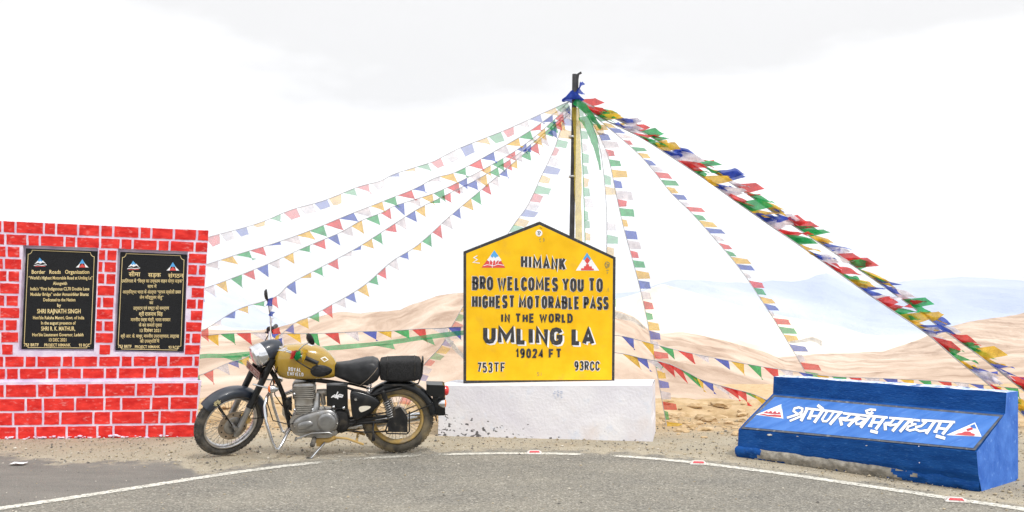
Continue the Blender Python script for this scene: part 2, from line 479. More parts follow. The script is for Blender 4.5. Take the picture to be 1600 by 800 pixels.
def ground_mat():
    m = bpy.data.materials.new('gravel and sand'); m.use_nodes = True
    t = m.node_tree; b = t.nodes['Principled BSDF']; b.inputs['Roughness'].default_value = .95; b.inputs['Specular IOR Level'].default_value = .15
    geo = t.nodes.new('ShaderNodeNewGeometry'); P = geo.outputs['Position']
    def N(sc, dt, ro=.6):
        n = t.nodes.new('ShaderNodeTexNoise'); n.inputs['Scale'].default_value = sc; n.inputs['Detail'].default_value = dt; n.inputs['Roughness'].default_value = ro
        t.links.new(P, n.inputs['Vector']); return n.outputs['Fac']
    def ramp(f, st):
        r = t.nodes.new('ShaderNodeValToRGB')
        while len(r.color_ramp.elements) < len(st): r.color_ramp.elements.new(.5)
        for e, (p, c) in zip(r.color_ramp.elements, st): e.position = p; e.color = (*c, 1)
        t.links.new(f, r.inputs[0]); return r.outputs[0]
    def mix(f, a, c):
        q = t.nodes.new('ShaderNodeMix'); q.data_type = 'RGBA'
        if isinstance(f, float): q.inputs[0].default_value = f
        else: t.links.new(f, q.inputs[0])
        t.links.new(a, q.inputs[6]); t.links.new(c, q.inputs[7]); return q.outputs[2]
    grain = ramp(N(110, 3, .8), [(.34, (.11, .098, .08)), (.44, (.35, .31, .235)), (.56, (.50, .45, .345)), (.7, (.74, .69, .57))])
    tan = ramp(N(1.3, 5), [(.35, (.34, .295, .225)), (.65, (.47, .41, .315))])
    base = mix(.5, grain, tan)
    sand = ramp(N(2.2, 9, .65), [(.32, (.36, .235, .115)), (.5, (.56, .40, .225)), (.66, (.66, .50, .32))])
    sep = t.nodes.new('ShaderNodeSeparateXYZ'); t.links.new(P, sep.inputs[0])
    mr = t.nodes.new('ShaderNodeMapRange'); mr.inputs[1].default_value = 9.7; mr.inputs[2].default_value = 11.0
    t.links.new(sep.outputs['Y'], mr.inputs[0])
    ad = t.nodes.new('ShaderNodeMath'); ad.operation = 'ADD'
    sc_ = t.nodes.new('ShaderNodeMath'); sc_.operation = 'MULTIPLY_ADD'; t.links.new(N(3, 6), sc_.inputs[0]); sc_.inputs[1].default_value = 1.2; sc_.inputs[2].default_value = -.6
    t.links.new(mr.outputs[0], ad.inputs[0]); t.links.new(sc_.outputs[0], ad.inputs[1]); ad.use_clamp = True
    t.links.new(mix(ad.outputs[0], base, sand), b.inputs['Base Color'])
    bn = t.nodes.new('ShaderNodeBump'); bn.inputs['Strength'].default_value = .8; bn.inputs['Distance'].default_value = .02
    t.links.new(N(60, 5, .75), bn.inputs['Height']); t.links.new(bn.outputs[0], b.inputs['Normal'])
    return m
tag(g.build('ground', ground_mat(), fix=False), kind='structure')

# road sheet
rs = Shape()
RX = [-30, -20, -14, -11] + [-9 + i * .06 for i in range(301)] + [11, 14, 20, 30]
RY = [-40, -20, -8, -2, 1, 2.5, 4, 5] + [5.5 + i * .06 for i in range(75)]
idx = {}
vv = []; ff = []; att_e = []; att_t = []
for j, y in enumerate(RY):
    for i, x in enumerate(RX):
        idx[(i, j)] = len(vv); vv.append((x, y, .004))
        att_e.append(road_in(x, y)); att_t.append(max(0, min(1, (y - line_y(x)) / .12 + .3)) if x < PATCH[-1].x + .6 else 0.0)
for j in range(len(RY) - 1):
    for i in range(len(RX) - 1):
        q = (idx[(i, j)], idx[(i + 1, j)], idx[(i + 1, j + 1)], idx[(i, j + 1)])
        if max(att_e[k] for k in q) > -.12: ff.append(q)
me = bpy.data.meshes.new('road'); me.from_pydata(vv, [], ff)
for nm, arr in (('edge', att_e), ('tone', att_t)):
    a = me.attributes.new(nm, 'FLOAT', 'POINT'); a.data.foreach_set('value', arr)
bm = bmesh.new(); bm.from_mesh(me)
bmesh.ops.delete(bm, geom=[v for v in bm.verts if not v.link_faces], context='VERTS'); bm.to_mesh(me); bm.free()
def road_mat():
    m = bpy.data.materials.new('dusty chip asphalt'); m.use_nodes = True
    t = m.node_tree; b = t.nodes['Principled BSDF']; b.inputs['Roughness'].default_value = .9; b.inputs['Specular IOR Level'].default_value = .2
    geo = t.nodes.new('ShaderNodeNewGeometry'); P = geo.outputs['Position']
    def N(sc, dt, ro=.6, st=None):
        n = t.nodes.new('ShaderNodeTexNoise'); n.inputs['Scale'].default_value = sc; n.inputs['Detail'].default_value = dt; n.inputs['Roughness'].default_value = ro
        if st:
            mpn = t.nodes.new('ShaderNodeMapping'); mpn.inputs['Scale'].default_value = st
            t.links.new(P, mpn.inputs[0]); t.links.new(mpn.outputs[0], n.inputs['Vector'])
        else: t.links.new(P, n.inputs['Vector'])
        return n.outputs['Fac']
    def ramp(f, st):
        r = t.nodes.new('ShaderNodeValToRGB')
        while len(r.color_ramp.elements) < len(st): r.color_ramp.elements.new(.5)
        for e, (p, c) in zip(r.color_ramp.elements, st): e.position = p; e.color = (*c, 1)
        t.links.new(f, r.inputs[0]); return r.outputs[0]
    def mix(f, a, c, bl='MIX'):
        q = t.nodes.new('ShaderNodeMix'); q.data_type = 'RGBA'; q.blend_type = bl
        if isinstance(f, float): q.inputs[0].default_value = f
        else: t.links.new(f, q.inputs[0])
        t.links.new(a, q.inputs[6]); t.links.new(c, q.inputs[7]); return q.outputs[2]
    def attr(n):
        a = t.nodes.new('ShaderNodeAttribute'); a.attribute_name = n; return a.outputs['Fac']
    vor = t.nodes.new('ShaderNodeTexVoronoi'); vor.inputs['Scale'].default_value = 84; t.links.new(P, vor.inputs['Vector'])
    sepc = t.nodes.new('ShaderNodeSeparateColor'); t.links.new(vor.outputs['Color'], sepc.inputs[0])
    chips = ramp(sepc.outputs[0], [(0, (.025, .024, .022)), (.15, (.105, .10, .09)), (.5, (.21, .199, .175)), (.86, (.30, .283, .245)), (1, (.58, .55, .48))])
    dust = ramp(N(.9, 6, .6, (1, 1.6, 1)), [(.35, (.205, .195, .172)), (.65, (.34, .313, .258))])
    right = mix(.5, chips, dust)
    fine = ramp(N(160, 2, .8), [(.3, (.055, .052, .048)), (.5, (.19, .178, .163)), (.72, (.38, .355, .325))])
    broad = ramp(N(1.4, 7, .6, (1, 2.5, 1)), [(.3, (.155, .147, .136)), (.7, (.275, .253, .222))])
    left = mix(.55, fine, broad)
    base = mix(attr('tone'), right, left)
    grain = ramp(N(110, 3, .8), [(.34, (.11, .098, .08)), (.44, (.35, .31, .235)), (.56, (.50, .45, .345)), (.7, (.74, .69, .57))])
    tan = ramp(N(1.3, 5), [(.35, (.34, .295, .225)), (.65, (.47, .41, .315))])
    gravel = mix(.5, grain, tan)
    e = attr('edge')
    ma = t.nodes.new('ShaderNodeMath'); ma.operation = 'MULTIPLY_ADD'; t.links.new(N(4, 8, .7), ma.inputs[0]); ma.inputs[1].default_value = 1.5; ma.inputs[2].default_value = -.78
    sb = t.nodes.new('ShaderNodeMath'); sb.operation = 'SUBTRACT'; t.links.new(e, sb.inputs[0]); t.links.new(ma.outputs[0], sb.inputs[1])
    mr = t.nodes.new('ShaderNodeMapRange'); mr.inputs[1].default_value = 0.0; mr.inputs[2].default_value = .22; mr.inputs[3].default_value = 1; mr.inputs[4].default_value = 0
    t.links.new(sb.outputs[0], mr.inputs[0])
    t.links.new(mix(mr.outputs[0], base, gravel), b.inputs['Base Color'])
    bn = t.nodes.new('ShaderNodeBump'); bn.inputs['Strength'].default_value = .7; bn.inputs['Distance'].default_value = .012
    t.links.new(vor.outputs['Distance'], bn.inputs['Height']); t.links.new(bn.outputs[0], b.inputs['Normal'])
    return m
me.materials.append(road_mat())
road = bpy.data.objects.new('road', me); COL.objects.link(road); tag(road, kind='structure')

# painted edge line, worn
def worn():
    m = mat('worn white road paint', (.52, .50, .44), (.70, .68, .61), rough=.8, scale=14, world=True)
    t = m.node_tree; b = t.nodes['Principled BSDF']; o = t.nodes['Material Output']
    geo = t.nodes.new('ShaderNodeNewGeometry'); P = geo.outputs['Position']
    n = t.nodes.new('ShaderNodeTexNoise'); n.inputs['Scale'].default_value = 38; n.inputs['Detail'].default_value = 6; n.inputs['Roughness'].default_value = .75
    t.links.new(P, n.inputs['Vector'])
    a = t.nodes.new('ShaderNodeAttribute'); a.attribute_name = 'wear'
    s = t.nodes.new('ShaderNodeMath'); s.operation = 'ADD'; t.links.new(n.outputs['Fac'], s.inputs[0]); t.links.new(a.outputs['Fac'], s.inputs[1])
    r = t.nodes.new('ShaderNodeValToRGB'); r.color_ramp.elements[0].position = .62; r.color_ramp.elements[1].position = .68
    t.links.new(s.outputs[0], r.inputs[0])
    tp = t.nodes.new('ShaderNodeBsdfTransparent'); mxs = t.nodes.new('ShaderNodeMixShader')
    t.links.new(r.outputs[0], mxs.inputs[0]); t.links.new(b.outputs[0], mxs.inputs[1]); t.links.new(tp.outputs[0], mxs.inputs[2])
    t.links.new(mxs.outputs[0], o.inputs['Surface'])
    return m
fine = []
for a, b in zip(LW, LW[1:]):
    k = max(1, int((b - a).length / .12))
    for i in range(k): fine.append(a.lerp(b, i / k))
fine.append(LW[-1])
# smooth
for _ in range(30):
    fine = [fine[0]] + [(fine[i - 1] + fine[i] * 2 + fine[i + 1]) / 4 for i in range(1, len(fine) - 1)] + [fine[-1]]
lv = []; lf = []; wear = []
for i, p in enumerate(fine):
    a = fine[max(0, i - 1)]; b = fine[min(len(fine) - 1, i + 1)]
    tdir = (b - a).normalized(); nn = Vector((-tdir.y, tdir.x, 0))
    px = 800 + F * p.x / p.y if p.y > 1 else -999
    wr = .065
    if 500 < px < 690: wr = .19
    if 560 < px < 640: wr = .10
    if 690 <= px < 1040: wr = .06
    if 905 < px < 955: wr = .30
    for k, wv in ((-.058, .10), (-.036, .01), (.036, .01), (.058, .10)):
        q = p + nn * k; lv.append((q.x, q.y, .008)); wear.append(wr + wv)
for i in range(len(fine) - 1):
    for k in range(3):
        lf.append((i * 4 + k, i * 4 + k + 1, (i + 1) * 4 + k + 1, (i + 1) * 4 + k))
lm = bpy.data.meshes.new('road_marking'); lm.from_pydata(lv, [], lf)
a = lm.attributes.new('wear', 'FLOAT', 'POINT'); a.data.foreach_set('value', wear)
lm.materials.append(worn())
lo = bpy.data.objects.new('road_marking', lm); COL.objects.link(lo); tag(lo, kind='structure')

# loose stones
def stone(S, c, r, m=0, sq=.65):
    ax = [Vector((1, 0, 0)), Vector((-1, 0, 0)), Vector((0, 1, 0)), Vector((0, -1, 0)), Vector((0, 0, 1)), Vector((0, 0, -1))]
    rot = Matrix.Rotation(random.uniform(0, 6.28), 3, 'Z')
    vs = []
    for q in ax:
        p = rot @ (q * r * random.uniform(.65, 1.25)); p.z *= sq; vs.append(Vector(c) + p)
    S.add(vs, [(0, 2, 4), (2, 1, 4), (1, 3, 4), (3, 0, 4), (2, 0, 5), (1, 2, 5), (3, 1, 5), (0, 3, 5)], m)
def rock(S, c, r, m=0):
    bmx = bmesh.new(); bmesh.ops.create_icosphere(bmx, subdivisions=2, radius=1)
    sd = random.uniform(0, 100); st = Vector((random.uniform(.8, 1.5), random.uniform(.7, 1.2), random.uniform(.3, .55)))
    rot = Matrix.Rotation(random.uniform(0, 6.28), 3, 'Z')
    vs = []
    for v in bmx.verts:
        p = v.co * (1 + .45 * noise.noise(v.co * 1.3 + Vector((sd, 0, 0))) + .15 * noise.noise(v.co * 3 + Vector((0, sd, 0))))
        p = Vector((p.x * st.x, p.y * st.y, p.z * st.z)); vs.append(Vector(c) + rot @ p * r)
    fs = [tuple(v.index for v in f.verts) for f in bmx.faces]; bmx.free()
    S.add(vs, fs, m)
M_st = [mat('grey chippings', (.10, .095, .085), (.24, .22, .19), rough=.9, scale=30), mat('tan chippings', (.30, .25, .17), (.44, .37, .26), rough=.9, scale=30), mat('pale chippings', (.48, .44, .37), (.62, .58, .5), rough=.9, scale=30)]
gs = Shape()
for _ in range(24000):
    y = random.uniform(6.2, 11.4); x = random.uniform(-.62, .62) * y
    e = road_in(x, y)
    if e > .12 and random.random() > .16: continue
    r = min(.02, .0035 * math.exp(random.gauss(.32, .55)))
    if e > .12: r *= .75
    stone(gs, (x, y, gz(x, y) + .004 + r * .25), r, random.choice((0, 0, 1, 1, 1, 2)))
tag(gs.build('gravel', M_st, fix=False), 'loose grey and tan gravel chippings strewn along the road verge', 'gravel', kind='stuff')
M_rock = mat('ochre rubble', (.40, .27, .13), (.62, .46, .28), rough=.95, scale=9, bump=.9, bscale=30, world=True)
rb = Shape()
for _ in range(520):
    y = random.uniform(10.3, 13.4); x = random.uniform(-.36, .36) * y
    if -1.0 < x < 1.6 and y < 10.9: continue
    r = min(.13, .02 * math.exp(random.gauss(.45, .6)))
    rock(rb, (x, y, gz(x, y) + r * .1), r)
for (px, py, r) in [(1052, 661, .07), (1068, 668, .05), (1040, 655, .05), (1096, 655, .08), (1118, 648, .09), (1140, 662, .06), (1085, 640, .10), (1128, 636, .12), (1160, 645, .08), (1150, 680, .07), (400, 660, .05), (435, 668, .05), (1060, 679, .025), (1100, 684, .03), (1128, 678, .03)]:
    p = gpt(px, py); rock(rb, (p.x, p.y, gz(p.x, p.y) + r * .15), r)
tag(rb.build('rubble', M_rock, fix=False), 'ochre rubble and broken earth on the crest behind the road', 'rubble', kind='stuff')

# ------------------------------------------------------------------ hills and mountains
def curve_at(pts, x):
    if x <= pts[0][0]: return pts[0][1]
    for a, b in zip(pts, pts[1:]):
        if a[0] <= x <= b[0]:
            t = (x - a[0]) / (b[0] - a[0]); return a[1] + (b[1] - a[1]) * t
    return pts[-1][1]
def land(name, ridge, Yb, pyb, Yr, mt, seed, amp, rough_px, cols=(-900, 2500, 7), rows=46, pw=.75):
    S = Shape(); rr = []
    for j in range(rows + 5):
        row = []
        for px in range(*cols):
            rp = curve_at(ridge, px) + rough_px * noise.fractal(Vector((px * .012, seed, 1.7)), 1.0, 2.1, 5)
            yr = Yr * (1 + .12 * noise.noise(Vector((px * .004, seed, 7))))
            if j <= rows:
                t = j / rows
                Y = Yb * (yr / Yb) ** t
                py = pyb + (rp - pyb) * (t ** pw)
                p = at(px, py, Y)
                n = noise.fractal(Vector((p.x / Yr * 26, Y / Yr * 7, seed)), .9, 2.1, 6)
                rg = abs(noise.noise(Vector((p.x / Yr * 16 + Y / Yr * 3, Y / Yr * 3, seed + 4))))
                p.z += amp * Y / 100 * (n * .8 - rg * 1.3) * math.sin(math.pi * min(1, t * .93)) 
            else:
                Y = yr * (1 + .07 * (j - rows)); p = at(px, rp, yr)
                p = Vector((p.x * Y / yr, Y, p.z - (j - rows) ** 1.3 * yr * .012))
            row.append(p)
        rr.append(row)
    S.grid(rr)
    return tag(S.build(name, mt, fix=False), kind='structure')
def hill_mat(name, a, b, c, sc):
    m = bpy.data.materials.new(name); m.use_nodes = True
    t = m.node_tree; bs = t.nodes['Principled BSDF']; bs.inputs['Roughness'].default_value = 1; bs.inputs['Specular IOR Level'].default_value = 0
    geo = t.nodes.new('ShaderNodeNewGeometry')
    mpn = t.nodes.new('ShaderNodeMapping'); mpn.inputs['Scale'].default_value = (1, .16, 1.6); t.links.new(geo.outputs['Position'], mpn.inputs[0])
    n = t.nodes.new('ShaderNodeTexNoise'); n.inputs['Scale'].default_value = sc; n.inputs['Detail'].default_value = 10; n.inputs['Roughness'].default_value = .62; n.inputs['Distortion'].default_value = .6
    t.links.new(mpn.outputs[0], n.inputs['Vector'])
    r = t.nodes.new('ShaderNodeValToRGB'); r.color_ramp.elements.new(.5)
    for e, (p, col) in zip(r.color_ramp.elements, ((.33, a), (.5, b), (.66, c))): e.position = p; e.color = (*col, 1)
    t.links.new(n.outputs['Fac'], r.inputs[0]); t.links.new(r.outputs[0], bs.inputs['Base Color'])
    bn = t.nodes.new('ShaderNodeBump'); bn.inputs['Strength'].default_value = .5; bn.inputs['Distance'].default_value = .25 / sc
    t.links.new(n.outputs['Fac'], bn.inputs['Height']); t.links.new(bn.outputs[0], bs.inputs['Normal'])
    return m
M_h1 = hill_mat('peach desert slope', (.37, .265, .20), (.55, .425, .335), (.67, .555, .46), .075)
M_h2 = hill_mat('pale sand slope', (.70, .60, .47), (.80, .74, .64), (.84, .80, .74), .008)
M_h3 = hill_mat('far rock with haze tint', (.40, .47, .62), (.53, .59, .73), (.74, .77, .85), .0011)  # distance haze and snow are put into this pale blue rock colour
NEAR = [(-900, 480), (0, 520), (321, 513), (374, 516), (410, 514), (455, 505), (500, 493), (530, 488), (560, 489), (590, 485), (626, 483), (644, 475), (680, 463), (719, 458), (780, 452), (860, 458), (930, 474), (963, 484), (994, 496), (1006, 508), (1035, 520), (1068, 518), (1105, 524), (1146, 534), (1187, 548), (1229, 561), (1300, 566), (1380, 560), (1450, 556), (1520, 546), (1600, 540), (2500, 500)]
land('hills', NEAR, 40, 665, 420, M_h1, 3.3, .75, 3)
RIGHT = [(-900, 640), (1000, 640), (1150, 575), (1230, 556), (1300, 552), (1380, 548), (1430, 532), (1476, 512), (1517, 501), (1559, 494), (1600, 489), (1750, 470), (2500, 440)]
land('far_hills', RIGHT, 380, 640, 900, M_h1, 8.1, .6, 2.5)
SAND = [(-900, 470), (200, 470), (323, 500), (420, 530), (700, 540), (940, 470), (963, 468), (1000, 458), (1035, 444), (1080, 456), (1146, 476), (1229, 495), (1311, 509), (1352, 521), (1420, 524), (1500, 520), (1600, 515), (2500, 500)]
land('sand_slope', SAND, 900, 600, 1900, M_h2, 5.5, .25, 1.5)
FAR = [(-900, 440), (0, 425), (323, 434), (345, 440), (370, 458), (410, 488), (450, 508), (700, 500), (900, 470), (1000, 452), (1035, 441), (1060, 435), (1101, 434), (1134, 439), (1171, 441), (1262, 436), (1291, 428), (1311, 432), (1352, 445), (1414, 437), (1468, 433), (1517, 435), (1600, 437), (2500, 430)]
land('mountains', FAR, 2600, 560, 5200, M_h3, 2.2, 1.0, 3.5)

# ------------------------------------------------------------------ haze
hz = Shape(); hz.box((0, 2800, -150), (26000, 11600, 1000))
hm = bpy.data.materials.new('thin mountain haze'); hm.use_nodes = True
ht = hm.node_tree; ht.nodes.clear()
ho = ht.nodes.new('ShaderNodeOutputMaterial'); hv = ht.nodes.new('ShaderNodeVolumePrincipled')
hv.inputs['Color'].default_value = (.86, .91, 1.0, 1); hv.inputs['Density'].default_value = .00009; hv.inputs['Anisotropy'].default_value = .2
ht.links.new(hv.outputs[0], ho.inputs['Volume'])
hb = hz.build('haze', hm); tag(hb, 'thin pale blue haze over the far mountains', 'haze', kind='stuff')

# ------------------------------------------------------------------ brick wall
WL = gpt(0, 685); WR = gpt(303, 682)
wd = (WR - WL); wd.z = 0; wd.normalize()
wn = Vector((wd.y, -wd.x, 0))                       # towards the camera
PW = Plane(WL - wn * .0, wn)
PPL = Plane(WL + wn * .045, wn)                     # plinth face, a little proud
XL = -95
def edge(a, b, x): return a[1] + (b[1] - a[1]) * (x - a[0]) / (b[0] - a[0])
def top_y(x): return edge((0, 345), (326, 360), x)
def ledge_y(x): return edge((0, 597), (314, 594), x)
def right_x(y): return edge((360, 326), (682, 303), y)
wall_root = thing('brick_wall', 'low wall painted with red bricks and lilac joints at the left, holding two black plaques', 'wall', WL + wd * 1.2)
O1 = [(36, 383), (153.5, 388), (147, 549), (29, 548)]     # openings: tl, tr, br, bl
O2 = [(184, 388), (293.5, 393), (287.5, 552), (177, 550)]
cols = [
 [(XL, top_y(XL)), (XL, 380), (XL, 548), (XL, ledge_y(XL))],
 [(37.5, top_y(37.5)), O1[0], O1[3], (27, ledge_y(27))],
 [(155, top_y(155)), O1[1], O1[2], (145, ledge_y(145))],
 [(185.5, top_y(185.5)), O2[0], O2[3], (175, ledge_y(175))],
 [(295, top_y(295)), O2[1], O2[2], (286, ledge_y(286))],
 [(326, 360), (324, 395), (right_x(552), 552), (right_x(594), 594)]]
S = Shape()
front = [[PW.hit(*p) for p in c] for c in cols]
DEP = .36; REC = .055
for i in range(5):
    for j in range(3):
        if j == 1 and i in (1, 3):
            q = [front[i][1], front[i + 1][1], front[i + 1][2], front[i][2]]
            bk = [p - wn * REC for p in q]
            for k in range(4): S.add([q[k], q[(k + 1) % 4], bk[(k + 1) % 4], bk[k]], [(0, 1, 2, 3)])
            S.add(bk, [(0, 1, 2, 3)])
            continue
        S.add([front[i][j], front[i + 1][j], front[i + 1][j + 1], front[i][j + 1]], [(0, 1, 2, 3)])
back = lambda p, k=0.0: p - wn * DEP - wd * k
top = [c[0] for c in front]
for i in range(5): S.add([top[i], top[i + 1], back(top[i + 1], .14 if i == 4 else 0), back(top[i])], [(0, 1, 2, 3)])
rt = front[5]
for j in range(3): S.add([rt[j], rt[j + 1], back(rt[j + 1], .14), back(rt[j], .14)], [(0, 1, 2, 3)])
# plinth
pts = []
for x in (XL, 303 + 11):
    pts.append((x, ledge_y(x)))
ptl, ptr = PPL.hit(XL, ledge_y(XL)), PPL.hit(315, 595)
pbl, pbr = PPL.hit(XL, 689), PPL.hit(302.5, 686)
for p in (pbl, pbr): p.z = -.08
S.add([ptl, ptr, pbr, pbl], [(0, 1, 2, 3)])
wtl, wtr = PW.hit(XL, ledge_y(XL)), PW.hit(314, 594)
S.add([ptl, ptr, wtr - wd * .0, wtl], [(0, 1, 2, 3)])
S.add([ptr, pbr, back(pbr, .14), back(wtr, .14), wtr], [(0, 1, 2, 3, 4)])
lb = [back(front[0][0]), back(front[5][0], .14), back(pbr, .14), back(pbl)]
S.add(lb, [(0, 1, 2, 3)])
S.add([front[0][0], back(front[0][0]), back(pbl), pbl, ptl, front[0][3]], [(0, 1, 2, 3, 4, 5)])
S.build('mortar', M_mortar, wall_root, fix=False)
# painted bricks
B = Shape()
def brick(pl, x0, y0a, y0b, x1, y1a, y1b, sk):
    """corner rows: y0a/y1a top left/right, y0b/y1b bottom left/right; sk: lean of the ends"""
    pts = []
    n = 5
    for k in range(n + 1): t = k / n; pts.append((x0 + (x1 - x0) * t, y0a + (y1a - y0a) * t))
    for k in range(1, 3): t = k / 3; pts.append((x1 - sk * t, y1a + (y1b - y1a) * t))
    for k in range(n + 1): t = k / n; pts.append((x1 - sk + (x0 - x1) * t, y1b + (y0b - y1b) * t))
    for k in range(1, 3): t = k / 3; pts.append((x0 - sk + sk * t, y0b + (y0a - y0b) * t))
    j = .36
    pts = [(x + random.uniform(-j, j), y + random.uniform(-j, j)) for x, y in pts]
    o = .0035 + random.uniform(0, .0012)
    f = [pl.hit(x, y, o) for x, y in pts]; bk = [pl.hit(x, y, -.002) for x, y in pts]
    n = len(pts); B.add(f, [tuple(range(n))])
    B.add(f + bk, [(k, (k + 1) % n, n + (k + 1) % n, n + k) for k in range(n)])
MG = 3.6
def row(pl, ya, yb, xe, holes, lens, start):
    """ya(x), yb(x): top and bottom of the row"""
    x = start; i = 0
    while x < xe - 4:
        L = lens[i % len(lens)] * random.uniform(.93, 1.07); i += 1
        x1 = min(x + L, xe)
        if xe - x1 < 9: x1 = xe
        segs = [(x, x1)]
        for (h0, h1) in holes:
            ns = []
            for (a, b) in segs:
                if b <= h0 or a >= h1: ns.append((a, b)); continue
                if a < h0 - 5: ns.append((a, h0))
                if b > h1 + 5: ns.append((h1, b))
            segs = ns
        for (a, b) in segs:
            if b - a > 5:
                sk = .06 * (yb(a) - ya(a)) * max(0, a / 326)
                brick(pl, a, ya(a), yb(a), b, ya(b), yb(b), sk)
        x = x1 + MG
NR = 13
for r in range(NR):
    f0, f1 = r / NR, (r + 1) / NR
    g_ = 1.7
    ya = lambda x, f=f0, r=r: top_y(x) + (ledge_y(x) - 3 - top_y(x)) * f + (g_ if r else .3)
    yb = lambda x, f=f1: top_y(x) + (ledge_y(x) - 3 - top_y(x)) * f - g_
    ym = (ya(160) + yb(160)) / 2
    holes = []
    for O in (O1, O2):
        yt = min(O[0][1], O[1][1]); yl = max(O[2][1], O[3][1])
        if yb(O[0][0]) > O[0][1] + 2 and ya(O[0][0]) < O[3][1] - 1:
            xl = edge((O[0][1], O[0][0]), (O[3][1], O[3][0]), ym); xr = edge((O[1][1], O[1][0]), (O[2][1], O[2][0]), ym)
            # rows that only graze an opening are cut short of it
            holes.append((xl - 1.5, xr + 2.0))
    xe = right_x(ym) - .4
    row(PW, ya, yb, xe, holes, [34, 15, 36, 30, 16] if r % 2 else [16, 33, 31, 17, 38], XL + (5 if r % 2 else 14) + random.uniform(-4, 4))
for r in range(4):
    f0, f1 = r / 4, (r + 1) / 4
    bot = lambda x: edge((0, 688), (303, 684), x)
    ya = lambda x, f=f0: ledge_y(x) + 3 + (bot(x) - ledge_y(x) - 3) * f + 1.6
    yb = lambda x, f=f1: ledge_y(x) + 3 + (bot(x) - ledge_y(x) - 3) * f - 1.6
    row(PPL, ya, yb, right_x(ya(300)) + 1.0, [], [42, 22, 46, 24, 44] if r % 2 else [24, 45, 23, 46], XL + random.uniform(0, 20))
B.build('painted_bricks', M_red, wall_root, fix=False)
# crumbled plaster along the foot
cp = Shape()
for _ in range(80):
    x = random.gauss(80, 40) if random.random() < .55 else random.uniform(XL, 300)
    if x > 300: continue
    p = PPL.hit(x, 686, .01); p.z = 0
    rock(cp, p + wn * random.uniform(0, .05) + Vector((0, 0, random.uniform(0, .03))), random.uniform(.005, .022))
tag(cp.build('plaster_crumbs', M_mortar, None, fix=False), 'crumbs of lilac plaster fallen along the foot of the red brick wall', 'plaster crumbs', kind='stuff')

# ------------------------------------------------------------------ plaques
def font_lines(lines, mapf, off, mt, parent, name='lettering'):
    """lines: (text, cx, cy, width, cap height, slant) in picture pixels"""
    for (txt, cx, cy, wid, hgt, off_c) in lines:
        S = Shape()
        cu = bpy.data.curves.new('t', 'FONT'); cu.body = txt; cu.size = 1; cu.offset = off_c; cu.resolution_u = 2
        cu.align_x = 'CENTER'
        o = bpy.data.objects.new('t', cu); COL.objects.link(o)
        dg = bpy.context.evaluated_depsgraph_get(); dg.update()
        me = bpy.data.meshes.new_from_object(o.evaluated_get(dg))
        if len(me.vertices):
            x0 = min(v.co.x for v in me.vertices); x1 = max(v.co.x for v in me.vertices)
            sx = wid / (x1 - x0); sy = hgt / .70
            S.add([mapf(cx + (v.co.x - (x0 + x1) / 2) * sx, cy - (v.co.y - .34) * sy, off, ) for v in me.vertices], [tuple(p.vertices) for p in me.polygons])
        bpy.data.objects.remove(o); bpy.data.curves.remove(cu); bpy.data.meshes.remove(me)
        S.build(name, mt, parent, fix=False)

